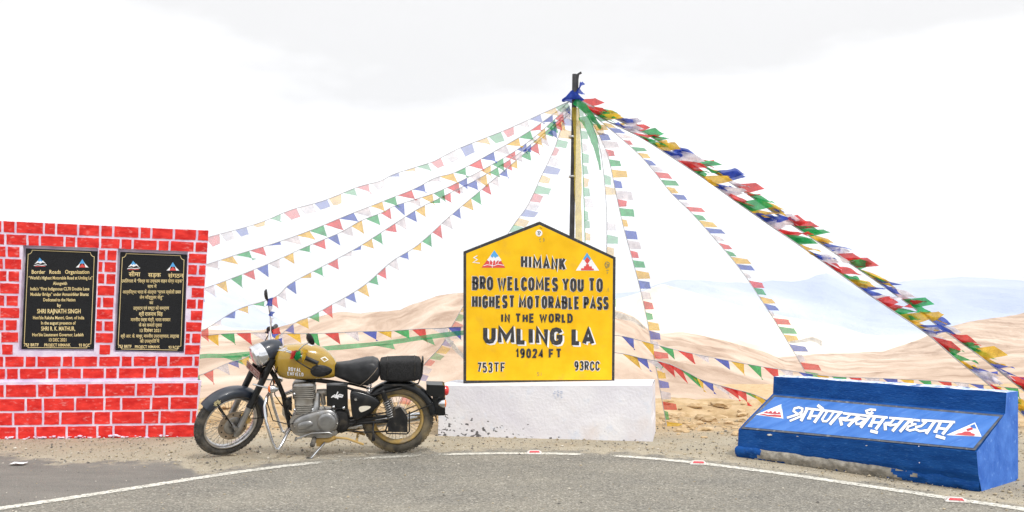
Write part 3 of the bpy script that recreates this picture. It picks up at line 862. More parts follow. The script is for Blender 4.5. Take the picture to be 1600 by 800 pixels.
PQ = Plane(PW.p - wn * (REC - .022), wn)            # stone face inside the recess
def quad_map(q, pl):
    """unit square (u right, v down) -> picture pixels -> plane, so writing follows the slab's tilt"""
    def f(x, y, off=0):
        return pl.hit(x, y, off)
    return f
def plaque(q, label, lines, texts_sc, name='plaque'):
    mapf = lambda x, y, o=0: PQ.hit(x, y, o)
    cen = mapf(sum(p[0] for p in q) / 4, sum(p[1] for p in q) / 4)
    root = thing(name, label, 'plaque', cen)
    S = Shape()
    fr = [mapf(x, y) for x, y in q]; bk = [p - wn * .0205 for p in fr]
    S.loft([bk, fr], smooth=False); S.build('slab', M_granite, root)
    # bilinear in the slab
    def uv(u, v):
        a = Vector(q[0]).lerp(Vector(q[1]), u); b = Vector(q[3]).lerp(Vector(q[2]), u); p = a.lerp(b, v)
        return p.x, p.y
    S = Shape()
    du, dv = .07, .045
    cs = 6
    def border(m_, wpx, o, notch):
        pts = []
        for (cu, cv, su, sv) in ((0, 0, 1, 1), (1, 0, -1, 1), (1, 1, -1, -1), (0, 1, 1, -1)):
            arc = []
            for k in range(5):
                an = k / 4 * math.pi / 2
                arc.append((cu + su * (m_ + notch * math.sin(an)), cv + sv * (m_ * .45 + notch * .75 * math.cos(an))))
            if (cu, cv) in ((1, 0), (0, 1)): arc = arc[::-1]
            pts += arc
        pts.append(pts[0])
        put_stroke(S, mapf, [uv(*p) for p in pts], wpx, o)
    border(.035, .75, .001, .055)
    S.build('border', M_gold, root, fix=False)
    font_lines([(t, *uv(cu, cv), wpx, h, oc) for (t, cu, cv, wpx, h, oc) in lines], mapf, .0012, M_gold, root)
    for cu, kind in ((.21, 0), (.80, 1)):
        S = Shape()
        x, y = uv(cu, .125)
        if kind == 0:
            flat(S, mapf, [(x - 1, y - 6), (x - 5, y + 1), (x + 5, y + 1)], .0012, 1)
            flat(S, mapf, [(x - 4, y - 1.2), (x - 9, y + 4), (x - 3, y + 2), (x, y + 3.5), (x + 4, y + 1.5), (x + 9, y + 4), (x + 4, y - 1.5), (x + 2, y + .5), (x, y - 1), (x - 2, y + .8)], .0016, 0)
            put_stroke(S, mapf, [(x - 10, y + 6.5), (x - 4, y + 5.2), (x + 2, y + 6.2), (x + 10, y + 5)], 1.1, .0016, 0)
            put_stroke(S, mapf, [(x - 8, y + 8), (x, y + 7.4), (x + 8, y + 7.6)], .8, .0016, 2)
        else:
            flat(S, mapf, [(x, y - 6), (x - 4.5, y + 1), (x + 4.5, y + 1)], .0012, 1)
            flat(S, mapf, [(x - 3, y), (x - 10, y + 7), (x - 5, y + 7)], .0016, 0)
            flat(S, mapf, [(x + 3, y), (x + 5, y + 7), (x + 10, y + 7)], .0016, 0)
            flat(S, mapf, [(x, y + 1), (x - 5.5, y + 7), (x + 5.5, y + 7)], .0019, 2)
        S.build('emblem', [M_white, M_lblue, M_lred], root, fix=False)
    return root
Q1 = [(40.5, 388), (151.5, 392.5), (145.5, 546), (33.5, 545.5)]
Q2 = [(188, 393.5), (291.5, 397.5), (286, 549.5), (180.5, 547.5)]
o_ = .016
L1 = [('Border   Roads   Organisation', .5, .222, 90, 6.0, .016),
 ('“World’s Highest Motorable Road at Umling La”', .505, .282, 100, 5.0, o_),
 ('Alongwith', .5, .337, 22, 5.0, o_),
 ('India’s “First Indigenous CL70 Double Lane', .5, .392, 92, 5.0, o_),
 ('Modular Bridge” under Atmanirbhar Bharat', .5, .447, 91, 5.0, o_),
 ('Dedicated to the Nation', .5, .502, 50, 5.0, o_),
 ('by', .5, .557, 6, 5.0, o_),
 ('SHRI RAJNATH SINGH', .5, .617, 68, 6.8, .016),
 ('Hon’ble Raksha Mantri, Govt. of India', .5, .682, 80, 5.0, o_),
 ('In the august presence of', .5, .735, 54, 5.0, o_),
 ('SHRI R. K. MATHUR,', .5, .792, 53, 6.4, .016),
 ('Hon’ble Lieutenant Governor, Ladakh', .5, .853, 80, 5.0, o_),
 ('13 DEC 2021', .5, .905, 27, 5.0, .016),
 ('753 BRTF', .135, .957, 23, 4.6, o_), ('PROJECT HIMANK', .5, .957, 41, 4.6, o_), ('93 RCC', .875, .957, 17, 4.6, o_)]
# Devanagari: the short i sign is typed before its consonant, as it is drawn
L2 = [('सीमा', .23, .222, 18, 6.6, .012), ('सड़क', .53, .222, 20, 6.6, .012), ('संगठन', .85, .222, 24, 6.6, .012),
 ('उमिलंगला में “िवश्व का उच्चतम वाहन योग्य सड़क”', .5, .285, 96, 5.0, .008),
 ('साथ में', .5, .34, 14, 5.0, .008),
 ('आत्मिनर्भर भारत के अंतर्गत “प्रथम स्वदेशी डबल', .5, .397, 91, 5.0, .008),
 ('लेन मॉड्यूलर सेतु”', .5, .452, 37, 5.0, .008),
 ('का', .5, .507, 6, 4.6, .008),
 ('उद्घाटन एवं राष्ट्र को समर्पण', .5, .562, 56, 5.0, .008),
 ('श्री राजनाथ िसंह', .5, .622, 37, 5.8, .012),
 ('माननीय रक्षा मंत्री, भारत सरकार', .5, .68, 62, 5.0, .008),
 ('के कर कमलों द्वारा', .5, .735, 36, 5.0, .008),
 ('13 िदसंबर 2021', .5, .79, 32, 5.0, .012),
 ('श्री आर. के. माथुर, माननीय उपराज्यपाल, लद्दाख', .5, .848, 91, 5.0, .008),
 ('की उपस्थिति में', .5, .9, 30, 5.0, .008),
 ('753 BRTF', .135, .957, 21, 4.4, o_), ('PROJECT HIMANK', .47, .957, 39, 4.4, o_), ('93 RCC', .86, .957, 16, 4.4, o_)]
plaque(Q1, 'black granite plaque lettered in English, left of the two set in the red brick wall', L1, None)
plaque(Q2, 'black granite plaque lettered in Hindi, right of the two set in the red brick wall', L2, None)

# ------------------------------------------------------------------ welcome sign on its plinth
fl, fr_ = gpt(684, 681), gpt(1020, 690)
pd = (fr_ - fl).normalized(); pn = Vector((pd.y, -pd.x, 0))
PF = Plane(fl, pn)
def pfac(px, py, o=0): return PF.hit(px, py, o)
ped = thing('plinth', 'long low whitewashed plinth with flaking paint under the yellow sign', 'plinth', fl.lerp(fr_, .5))
S = Shape()
nu, nv = 64, 14
a, b = fl, fr_
tl, tr = pfac(686, 603), pfac(1019, 602.5)
rows = []
DP = .78
def pj(p, k=.006):
    q = p + pn * (k * noise.noise(p * 3.1) + k * .6 * noise.noise(p * 11)); return q
for j in range(nv + 1):
    v = j / nv
    rows.append([pj(tl.lerp(tr, i / nu).lerp(a.lerp(b, i / nu) - Vector((0, 0, .1)), v)) for i in range(nu + 1)])
# a chipped upper right corner
for j in range(4, 8): rows[j][-1] = rows[j][-1] - pd * .012
S.grid(rows)
bkoff = -pn * DP
topr = [[p + Vector((0, 0, .004 * noise.noise(p * 6))) for p in rows[0]]]
for k in range(1, 7): topr.append([p + bkoff * (k / 6) + Vector((0, 0, .012 * math.sin(k / 6 * 3.14))) for p in rows[0]])
S.grid(topr, smooth=False)
S.grid([[rows[j][-1] for j in range(nv + 1)], [rows[j][-1] + bkoff for j in range(nv + 1)]], smooth=False)
S.grid([[rows[j][0] for j in range(nv + 1)], [rows[j][0] + bkoff for j in range(nv + 1)]], smooth=False)
S.grid([[p + bkoff for p in rows[0]], [p + bkoff for p in rows[-1]]], smooth=False)
S.build('masonry', M_wash, ped)
# faint blue smears
S = Shape()
for (x, y) in ((865, 612), (871, 611), (876, 612)):
    for k in range(5):
        put_stroke(S, pfac, [(x + random.uniform(-1, 1), y + k * 2.4), (x + random.uniform(1, 3.2), y + k * 2.4 + random.uniform(-.6, .6))], 1.0, .011 + .0003 * k)
S.build('ink_mark', mat('faded blue ink', (.30, .36, .50), rough=.9), ped, fix=False)

YS = 10.14
PS = Plane((0, YS, 0), (0, -1, 0))
smap = lambda x, y, o=0: PS.hit(x, y, o)
OUT = [(724, 598.5), (724, 393), (843, 346), (962, 402), (960, 597.5)]
INN = [(728.5, 594.5), (728.5, 396), (843, 351.3), (957.8, 404.7), (956, 593.5)]
sign = thing('welcome_sign', 'tall yellow house-shaped sign with black border welcoming riders to the pass', 'sign', smap(842, 598))
S = Shape()
f0 = [smap(x, y) for x, y in OUT]; fb = [p + Vector((0, .13, 0)) for p in f0]
S.loft([f0, fb], smooth=False)
S.build('slab', M_black, sign)
S = Shape()
def yel(x, y): return smap(x, y, .004)
S.add([yel(*p) for p in INN], [(0, 1, 2, 3, 4)]); S.build('yellow_face', M_yellow, sign, fix=False)
S = Shape(); W = Shape()
def sgn(t, x0, y0, x1, y1, h, th, gap=.2, space=.5, halo=0, hx=0, hy=0):
    st = layout(t, x0, y0, x1, y1, h, th, gap, space)
    S = Shape(); letter(S, smap, st, th, .0075); lt = S.build('lettering', M_black, sign, fix=False)
    if halo:
        W = Shape(); letter(W, smap, st, th + halo, .0055, 0, hx, hy); W.build('lettering_outline', M_white, lt, origin=sign.location, fix=False)
sgn('HIMANK', 814, 419, 884, 423, 20.5, 4.0, .26, halo=1.8, hx=.6, hy=.3)
sgn('BRO WELCOMES YOU TO', 738, 453, 942, 456.5, 21.5, 4.15, .22, .42, halo=.9, hx=-.4)
sgn('HIGHEST MOTORABLE PASS', 737.5, 481, 951, 484, 20, 3.95, .22, .42, halo=.9, hx=-.4)
sgn('IN THE WORLD', 783, 504, 895, 504.5, 14.5, 3.2, .26, .55)
st = layout('UMLING', 755, 537, 879, 539.5, 28, 6.6, .18)+layout('LA', 893, 539, 929, 540, 28, 6.6, .08)
S = Shape(); letter(S, smap, st, 6.6, .0085); lt = S.build('lettering', M_black, sign, fix=False)
W = Shape(); letter(W, smap, st, 6.8, .0055, 0, 2.6, 2.1); letter(W, smap, st, 6.4, .0067, 0, 1.3, 1.0); W.build('lettering_shadow', M_white, lt, origin=sign.location, fix=False)
sgn('19024 FT', 805.5, 559.5, 878, 560, 15, 3.2, .3, .55)
sgn('753TF', 745.5, 581.5, 790, 582, 15.5, 2.5, .28, halo=1.4, hx=.3)
sgn('93RCC', 897.5, 579, 937, 579.5, 15, 2.5, .28, halo=1.4, hx=.3)
z = 6.4
cr_ = lambda x, y: (720 + x / z, 340 + y / z)
S = Shape()
flat(S, smap, [cr_(335, 325), cr_(208, 500), cr_(445, 502)], .0055, 2)
flat(S, smap, [cr_(335, 325), cr_(275, 408), cr_(262, 425), cr_(285, 440), cr_(300, 424), cr_(318, 448), cr_(335, 425), cr_(352, 446), cr_(372, 426), cr_(388, 440), cr_(408, 428), cr_(395, 408)], .0062, 0)
flat(S, smap, [cr_(335, 325), cr_(296, 384), cr_(315, 402), cr_(330, 388), cr_(345, 404), cr_(360, 392), cr_(380, 388)], .0068, 1)
put_stroke(S, smap, [cr_(228, 482), cr_(262, 470), cr_(300, 476), cr_(330, 482), cr_(370, 466), cr_(432, 478)], 1.0, .0068, 0)
put_stroke(S, smap, [cr_(316, 500), cr_(312, 480), cr_(322, 448)], 1.0, .007, 0)
for x in (285, 345, 372): put_stroke(S, smap, [cr_(x, 462), cr_(x + 6, 436)], .7, .0071, 0)
S.build('emblem', [M_white, M_lblue, M_lred], sign, fix=False)
S = Shape()
flat(S, smap, [cr_(1262, 350), cr_(1150, 530), cr_(1384, 530)], .0055, 0)
flat(S, smap, [cr_(1262, 350), cr_(1220, 418), cr_(1240, 424), cr_(1285, 424), cr_(1306, 418)], .0062, 1)
flat(S, smap, [cr_(1265, 392), cr_(1238, 428), cr_(1265, 468), cr_(1292, 428)], .0068, 2)
flat(S, smap, [cr_(1203, 526), cr_(1203, 506), cr_(1232, 506), cr_(1232, 486), cr_(1252, 484), cr_(1252, 466), cr_(1282, 466), cr_(1282, 486), cr_(1310, 488), cr_(1310, 508), cr_(1330, 510), cr_(1330, 526)], .0074, 2)
S.build('emblem', [M_white, M_lblue, M_lred], sign, fix=False)
S = Shape()
flat(S, smap, [(cr_(782, 155)[0] + 5.4 * math.cos(k * .5236), cr_(782, 155)[1] + 5.4 * math.sin(k * .5236)) for k in range(12)], .0055, 0)
for k, pl in enumerate(([(768, 135), (778, 150), (772, 165), (785, 175)], [(790, 135), (798, 150), (786, 160), (790, 172)], [(775, 140), (792, 145)])):
    put_stroke(S, smap, [cr_(*p) for p in pl], .8, .0066 + .0002 * k, 1)
S.build('sticker', [M_white, M_black], sign, fix=False)
def scribble(pls, wd_, m_):
    S = Shape()
    for k, pl in enumerate(pls): put_stroke(S, smap, pl, wd_, .006 + .0002 * k)
    S.build('scribble', m_, sign, fix=False)
cc = lambda pl: [cr_(*p) for p in pl]
scribble([cc([(790, 100), (812, 108)])], .8, M_black)
scribble([cc([(785, 225), (798, 208)]), cc([(790, 242), (800, 240)]), cc([(825, 205), (835, 220), (828, 240)])], 1.0, M_grey)
scribble([cc([(165, 380), (130, 400), (165, 420), (122, 448), (190, 455)])], 1.4, M_white)
scribble([cc([(1455, 440), (1440, 470), (1455, 505), (1482, 490), (1485, 455), (1460, 440)]), cc([(1450, 460), (1475, 470), (1455, 490), (1478, 480)])], 1.1, M_grey)
scribble([cc([(1455, 530), (1480, 525)]), cc([(1470, 545), (1462, 560)])], 1.1, M_grey)
scribble([[(842.5, 582), (839.5, 582), (839.3, 584), (842, 584.5), (842, 586.5), (839, 587)], [(845.5, 582), (845.5, 587)]], .55, M_grey)
scribble([[(948, 456), (950.5, 450), (951.5, 456)]], .55, M_grey)

# ------------------------------------------------------------------ blue motto block
BL = gpt(1152, 713); BR = gpt(1533, 768)
bd = (BR - BL).normalized(); bi = Vector((-bd.y, bd.x, 0))
if bi.y < 0: bi = -bi
def prof_pt(base, px, py):
    """point above base + t*bi seen at px,py"""
    # x/Y = k
    k = (px - 800) / F
    t = (k * base.y - base.x) / (bi.x - k * bi.y)
    Y = base.y + bi.y * t
    return base + bi * t + Vector((0, 0, H - (py - HZ) / F * Y)), t
pl_ = {}
def L_(px, py): return prof_pt(BL, px, py)[0]
def Rr(px, py): return prof_pt(BR, px, py)[0]
PL = [L_(1152, 697), L_(1153.5, 671), L_(1207.5, 615), L_(1208.5, 587.5)]
PR = [Rr(1528.5, 742), Rr(1526, 706), Rr(1571, 646), Rr(1573, 613)]
topw = .20
PL.append(PL[3] + bi * topw); PR.append(PR[3] + bi * (topw + .02))
for P_ in (PL, PR): P_.append(Vector((P_[4].x, P_[4].y, -.05)))
PL[0:0] = [BL + bi * .03 - Vector((0, 0, .05))]; PR[0:0] = [BR + bi * .03 - Vector((0, 0, .05))]
block = thing('motto_block', 'sloping royal blue masonry block with a Devanagari motto at the right roadside', 'monument', BL.lerp(BR, .5))
S = Shape()
NS = 40
mi_ = [0, 0, 0, 0, 2, 0]
np_ = len(PL)
for s_ in range(np_ - 1):
    m_ = {0: 0, 1: 0, 2: 0, 3: 0, 4: 2, 5: 0}[s_]
    rows = []
    for j in range(5):
        ta, tb = PL[s_].lerp(PL[s_ + 1], j / 4), PR[s_].lerp(PR[s_ + 1], j / 4)
        rows.append([ta.lerp(tb, i / NS) for i in range(NS + 1)])
    S.grid(rows, m_, smooth=False)
S.add(PR, [tuple(range(np_))], 1); S.add(PL, [tuple(range(np_))[::-1]], 0)
# wobble so that the hand-plastered edges are not ruler straight
S.v = [p + Vector((noise.noise(p * 4), noise.noise(p * 4 + Vector((9, 0, 0))), noise.noise(p * 5 + Vector((0, 5, 0))))) * .006 for p in S.v]
S.build('masonry', [M_bblue, M_bside, M_chip], block)
# broken footing along the front
S = Shape()
rows = []
for j in range(9):
    v = j / 8
    r_ = []
    for i in range(121):
        u = i / 120
        p = BL.lerp(BR, u)
        d = -.035 * math.sin(math.pi * min(1, v * .9 + .1)) - .02
        zz = .105 * (1 - v) - .02 * v
        q = p + bi * (.035 if j == 0 else d + .02) + Vector((0, 0, zz))
        n = noise.fractal(Vector((u * 24, v * 2.2, 3)), .9, 2, 4)
        q += -bi * (.018 * n) + Vector((0, 0, .012 * noise.noise(Vector((u * 17, 2, v)))))
        r_.append(q)
    rows.append(r_)
S.grid(rows)
for fi in range(len(S.f)):
    j, i = divmod(fi, 120); u = i / 120; v = j / 8
    nn_ = noise.fractal(Vector((u * 14, v * 1.6, 8)), .9, 2, 4) * .12
    if u + nn_ > .74 or (u + nn_ * .5 < .10) or (v + nn_ * 2 > .78 and noise.noise(Vector((u * 9, 0, 4))) > -.05): S.mi[fi] = 1
S.build('footing', [M_concg, M_bblue], block, fix=False)
# flaked rim spots along the lower edge of the slope
SL = Plane.three(PL[2], PR[2], PL[3])
lmap = lambda x, y, o=0: SL.hit(x, y, o)
PLIP = Plane.three(PL[1], PR[1], PL[2])
S = Shape()
for (x, y, r_) in ((1204, 679.5, .022), (1355, 695.5, .026), (1495, 704.5, .016), (1248, 681.5, .018), (1385, 697, .014)):
    rock(S, PLIP.hit(x, y, .0), r_)
S.build('paint_chip', M_plaster, block, fix=False)
S = Shape()
for pl in ([(1362, 641), (1358, 634)], ): put_stroke(S, lmap, pl, 1.4, .008)
for pl in ([(1485, 716), (1486, 721), (1484, 723)], [(1436, 722.5), (1437, 723.5)]): put_stroke(S, PLIP.hit, pl, 1.4, .012)
for (x, y) in ((1390, 644), (1386, 648), (1412, 652), (1435, 697)): put_stroke(S, lmap, [(x, y), (x + 1.3, y + .3)], 1.0, .008)
S.build('paint_fleck', M_pink, block, fix=False)
panel_out = [(1209, 617), (1568, 648.5), (1524, 703.5), (1157.5, 669.5)]
S = Shape(); q = [lmap(x, y, .007) for x, y in panel_out]; q2 = [lmap(x, y, -.004) for x, y in panel_out]
S.loft([q2, q], smooth=False); S.build('panel_border', M_trim, block)
panel_in = [(1210.5, 620), (1562, 651), (1520.5, 700), (1163, 667)]
S = Shape()
N1, N2 = 30, 6
def pin(u, v):
    a = Vector(panel_in[0]).lerp(Vector(panel_in[1]), u); b = Vector(panel_in[3]).lerp(Vector(panel_in[2]), u); p = a.lerp(b, v); return lmap(p.x, p.y, .0095)
S.grid([[pin(i / N1, j / N2) for i in range(N1 + 1)] for j in range(N2 + 1)], smooth=False)
S.build('panel', M_panel, block, fix=False)
c5 = lambda x, y: (1180 + x / 8, 600 + y / 8)
c6 = lambda x, y: (1360 + x / 8, 630 + y / 8)
ST5 = [
 [(608, 385), (520, 368), (480, 338), (492, 305), (545, 292), (590, 308), (585, 345), (540, 378), (398, 422)],
 [(612, 388), (550, 412), (432, 462)],
 [(655, 302), (572, 462)],
 [(625, 304), (1092, 356)],
 [(722, 316), (674, 428)],
 [(650, 428), (700, 430)],
 [(690, 398), (800, 402)],
 [(848, 325), (738, 482)],
 [(780, 264), (852, 318)],
 [(905, 335), (838, 440), (850, 465), (890, 467), (925, 435), (985, 345)],
 [(1065, 356), (932, 506)],
 [(1098, 366), (1600, 418)],
 [(1190, 378), (1140, 430), (1062, 424)],
 [(1058, 420), (1082, 518)],
 [(1085, 440), (1130, 455), (1225, 446)],
 [(1300, 388), (1160, 528)],
 [(1385, 440), (1310, 430), (1255, 462), (1268, 500), (1310, 500), (1365, 455)],
 [(1432, 400), (1318, 545)],
 [(1510, 324), (1440, 318), (1388, 335), (1398, 362), (1448, 372)],
 [(1470, 348), (1440, 378)],
 [(1494, 412), (1440, 520)],
 [(1412, 522), (1462, 526)],
 [(1455, 480), (1560, 482)],
]
ST6 = [
 [(0, 158), (215, 180)],
 [(180, 175), (66, 328)],
 [(0, 345), (92, 368)],
 [(235, 183), (528, 205)],
 [(300, 195), (255, 245), (180, 248)],
 [(182, 248), (188, 338)],
 [(205, 262), (250, 278), (330, 262)],
 [(405, 200), (275, 350)],
 [(505, 205), (368, 356)],
 [(620, 218), (545, 208), (505, 232), (530, 262), (575, 262)],
 [(545, 265), (475, 292), (455, 325), (490, 343), (560, 325)],
 [(645, 222), (690, 240), (632, 288), (572, 296), (572, 330), (620, 350), (740, 332)],
 [(805, 225), (695, 382)],
 [(640, 212), (1058, 236)],
 [(876, 238), (818, 350)],
 [(790, 352), (838, 358)],
 [(835, 312), (940, 320)],
 [(1025, 238), (900, 390)],
 [(818, 408), (935, 440)],
]
S = Shape(); D_ = Shape()
allst = [[c5(*p) for p in s_] for s_ in ST5] + [[c6(*p) for p in s_] for s_ in ST6]
for i, s_ in enumerate(allst):
    horiz = abs(s_[0][0] - s_[-1][0]) > 4 * abs(s_[0][1] - s_[-1][1]) and len(s_) == 2
    steep = len(s_) == 2 and not horiz
    th = 3.5 if horiz else (4.6 if steep else 3.3)
    put_stroke(S, lmap, s_, th, .0135 + .0002 * (i % 8), 0, .06)
    put_stroke(D_, lmap, s_, th + .9, .0115 + .0002 * (i % 6), 0)
D_.build('lettering_outline', M_trim, block, fix=False)
S.build('lettering', M_white, block, fix=False)
S = Shape()
flat(S, lmap, [c5(8, 384), c5(328, 252), c5(352, 432)], .0115, 0)
flat(S, lmap, [c5(45, 380), c5(110, 372), c5(160, 385), c5(240, 382), c5(325, 390), c5(328, 416), c5(170, 402)], .0125, 2)
flat(S, lmap, [c5(100, 362), c5(150, 335), c5(160, 356), c5(200, 330), c5(215, 362), c5(250, 332), c5(270, 365), c5(300, 345), c5(325, 380), c5(200, 372)], .0131, 2)
put_stroke(S, lmap, [c5(326, 262), c5(330, 310)], .8, .0134, 1)
S.build('emblem', [M_white, M_lblue, M_dred], block, fix=False)
S = Shape()
flat(S, lmap, [c6(948, 398), c6(1308, 240), c6(1390, 418)], .0115, 0)
flat(S, lmap, [c6(1240, 285), c6(1302, 258), c6(1330, 318), c6(1285, 315)], .0125, 3)
flat(S, lmap, [c6(1196, 322), c6(1268, 300), c6(1284, 326), c6(1214, 350)], .0131, 2)
flat(S, lmap, [c6(1045, 390), c6(1095, 376), c6(1140, 370), c6(1180, 352), c6(1250, 356), c6(1262, 372), c6(1290, 378), c6(1315, 398), c6(1290, 408), c6(1180, 402)], .0131, 2)
S.build('emblem', [M_white, M_lblue, M_dred, M_panel], block, fix=False)

# ------------------------------------------------------------------ road studs
M_stud = mat('white stud plastic', (.62, .58, .55), (.74, .70, .66), rough=.5, scale=30, dirt=(.3, .26, .2), dscale=40)
M_refl = mat('red stud reflector', (.52, .03, .05), (.62, .08, .09), rough=.3, scale=60)
for (px, py, lab, ang) in ((835, 707.5, 'red and white road stud on the worn edge line in front of the white plinth', 0), (1091, 724, 'red and white road stud on the edge line just left of the blue block', -.12), (1493, 782, 'red and white road stud nearest the camera, below the right end of the blue block', -.3)):
    p = gpt(px, py, .01)
    rt = thing('road_stud', lab, 'road stud', (p.x, p.y, .008), 'road studs along the white edge line')
    Rz = Matrix.Rotation(ang, 3, 'Z')
    def T(x, y, zz): return Vector((p.x, p.y, .008)) + Rz @ Vector((x, y, zz))
    S = Shape()
    bs = [T(-.072, -.05, 0), T(.072, -.05, 0), T(.072, .05, 0), T(-.072, .05, 0)]
    md = [T(-.066, -.045, .008), T(.066, -.045, .008), T(.066, .045, .008), T(-.066, .045, .008)]
    tp = [T(-.046, -.022, .024), T(.046, -.022, .024), T(.046, .022, .024), T(-.046, .022, .024)]
    S.loft([bs, md, tp], smooth=False); S.build('body', M_stud, rt)
    S = Shape()
    def fc(u, v): return (md[0].lerp(md[1], u)).lerp(tp[0].lerp(tp[1], u), v) + Rz @ Vector((0, -.0022, .0022))
    S.add([fc(.1, .12), fc(.9, .12), fc(.9, .88), fc(.1, .88)], [(0, 1, 2, 3)]); S.build('reflector', M_refl, rt, fix=False)

pp_ = gpt(14, 727, .01)
S = Shape(); S.grid([[pp_ + Vector((i * .03 + .008 * noise.noise(Vector((i, j, 3.3))), j * .03, .012 + .012 * noise.noise(Vector((i * 1.3, j * 1.1, 7))))) for i in range(5)] for j in range(4)], smooth=False)
tag(S.build('paper_scrap', M_white, None, origin=pp_, fix=False), 'white scrap of paper lying on the dark asphalt at the far left', 'litter')

# ------------------------------------------------------------------ flag pole
YP = 10.95
M_pole = mat('black pole paint', (.018, .018, .022), (.045, .045, .05), rough=.5, scale=12, dirt=(.25, .24, .22), dscale=30, dlo=.62, dhi=.75, dfac=.5)
M_steel = mat('galvanised steel', (.42, .43, .45), (.60, .61, .63), rough=.4, metal=.8, scale=20)
pb, ptp = at(889.5, 600, YP), at(898, 116, YP)
pb = pb + (pb - ptp) * ((pb.z + .1) / (ptp.z - pb.z))
pole = thing('flag_pole', 'tall thin black pole behind the yellow sign, gathering all the prayer flag strings', 'pole', (pb.x, pb.y, 0))
S = Shape(); S.tube([pb, pb.lerp(ptp, .3), pb.lerp(ptp, .6), ptp], [.034, .032, .029, .028], 12); S.build('shaft', M_pole, pole)
S = Shape(); S.tube([ptp + Vector((.028, 0, -.25)), ptp + Vector((.03, 0, -.06)), ptp + Vector((.04, 0, .0)), ptp + Vector((.075, 0, .02))], .014, 8); S.build('top_bracket', M_pole, pole)
for py in (214, 276):
    c = at(894, py, YP); S = Shape(); S.lathe(c, ptp - pb, [(.036, -.012), (.041, -.012), (.041, .012), (.036, .012)], 14); S.build('clamp', M_steel, pole)

# ------------------------------------------------------------------ prayer flags
M_cord = mat('flag cord', (.30, .30, .32), (.5, .5, .52), rough=.9)
M_cordw = mat('pale flag cord', (.6, .6, .58), rough=.9)
def path3(pix, Y0, Y1):
    """picture polyline -> 3-D points, depth running from Y0 to Y1 along it"""
    ln = [0]
    for a, b in zip(pix, pix[1:]): ln.append(ln[-1] + math.hypot(b[0] - a[0], b[1] - a[1]))
    # resample with Catmull-Rom
    res = []
    n = len(pix)
    for i in range(n - 1):
        p0 = Vector(pix[max(0, i - 1)]); p1 = Vector(pix[i]); p2 = Vector(pix[i + 1]); p3 = Vector(pix[min(n - 1, i + 2)])
        k = max(2, int((p2 - p1).length / 6))
        for j in range(k):
            t = j / k
            q = .5 * ((2 * p1) + (p2 - p0) * t + (2 * p0 - 5 * p1 + 4 * p2 - p3) * t * t + (3 * p1 - p0 - 3 * p2 + p3) * t ** 3)
            l = (ln[i] + (ln[i + 1] - ln[i]) * t) / ln[-1]
            res.append(at(q.x, q.y, Y0 + (Y1 - Y0) * l))
    res.append(at(*pix[-1], Y1))
    return res
class Walk:
    def __init__(s, P):
        s.P = P; s.L = [0]
        for a, b in zip(P, P[1:]): s.L.append(s.L[-1] + (b - a).length)
        s.n = s.L[-1]
    def __call__(s, d):
        d = max(0, min(s.n, d))
        for i in range(len(s.P) - 1):
            if s.L[i + 1] >= d:
                t = (d - s.L[i]) / max(1e-9, s.L[i + 1] - s.L[i]); return s.P[i].lerp(s.P[i + 1], t)
        return s.P[-1]
def flag_mesh(a, b, fly, shape, amp=.012, curl=0.0):
    """cloth from the cord edge a-b flying along fly; tri tapers to a tip under b"""
    S = Shape(); nu, nv = 4, 6
    wd_ = (b - a)
    nrm = wd_.cross(fly)
    if nrm.length < 1e-6: nrm = Vector((0, 1, 0))
    nrm.normalize()
    ph = random.uniform(0, 6.28); f2 = random.uniform(.7, 1.6); tw = random.uniform(-1, 1) * curl; fold = random.uniform(.0, .5) * curl
    rows = []
    for j in range(nv + 1):
        v = j / nv; r_ = []
        for i in range(nu + 1):
            u = i / nu
            if shape == 'tri': uu = u + (.93 - u) * v * .96
            else: uu = u * (1 - .12 * v) + .06 * v
            p = a + wd_ * uu + fly * v
            rip = math.sin(ph + v * 5.0 * f2 + u * 2.2) * amp * v + math.sin(ph * 2 + u * 6 + v * 2) * amp * .5 * v
            p = p + nrm * (rip + tw * .05 * v * (u - .5)) 
            # slack folds shorten the cloth sideways
            p = p + wd_ * (fold * v * (.5 - u) * .6)
            r_.append(p)
        rows.append(r_)
    S.grid(rows)
    return S
def flag_string(label, pix, Y0, Y1, sp, wpx, shape, fly, order, mats=FM, skip=0.0, start=.0, amp=.012, group='strings of prayer flags tied to the pole', cord=.004, run=None, ranges=None, jit=.15, curl=.6, cmat=None, zj=0.0):
    P = path3(pix, Y0, Y1); Wk = Walk(P)
    root = thing('prayer_flag_string', label, 'prayer flags', P[0], group)
    S = Shape(); S.tube(P, cord, 5); S.build('cord', cmat or M_cord, root, fix=False)
    mpp = (Y0 + Y1) / 2 / F
    d = start * mpp; k = 0; n = 0
    while d < Wk.n - wpx * mpp * .6 and n < 99:
        wv = wpx * mpp * random.uniform(1 - jit, 1 + jit * .6)
        a, b = Wk(d), Wk(d + wv)
        okay = random.random() >= skip
        if ranges is not None:
            px = 800 + F * a.x / a.y; okay = okay and any(r0 <= px <= r1 for r0, r1 in ranges)
        if okay:
            fx, fy, fz = fly
            if random.random() < .13: f_k = random.uniform(.35, .7)
            else: f_k = 1
            f = f_k * Vector((fx * random.uniform(.6, 1.4), fy + random.uniform(-.5, .5) * .05, fz * random.uniform(.75, 1.15) + random.uniform(-zj, zj * .8)))
            c = order[k % len(order)]
            fm = flag_mesh(a, b, f, shape if shape != 'mix' else random.choice(('tri', 'rect', 'rect')), amp, curl)
            fm.build('flag', mats[c], root, fix=False); n += 1
        k += 1
        d += sp * mpp * random.uniform(.84, 1.16)
    return root
TRI = [BLUE, YELLOW, GREEN, RED, WHITE]
TRI_R = [WHITE, RED, GREEN, YELLOW, BLUE]
LP = (.03, -.01, -.135)
PTOP = (891, 158)
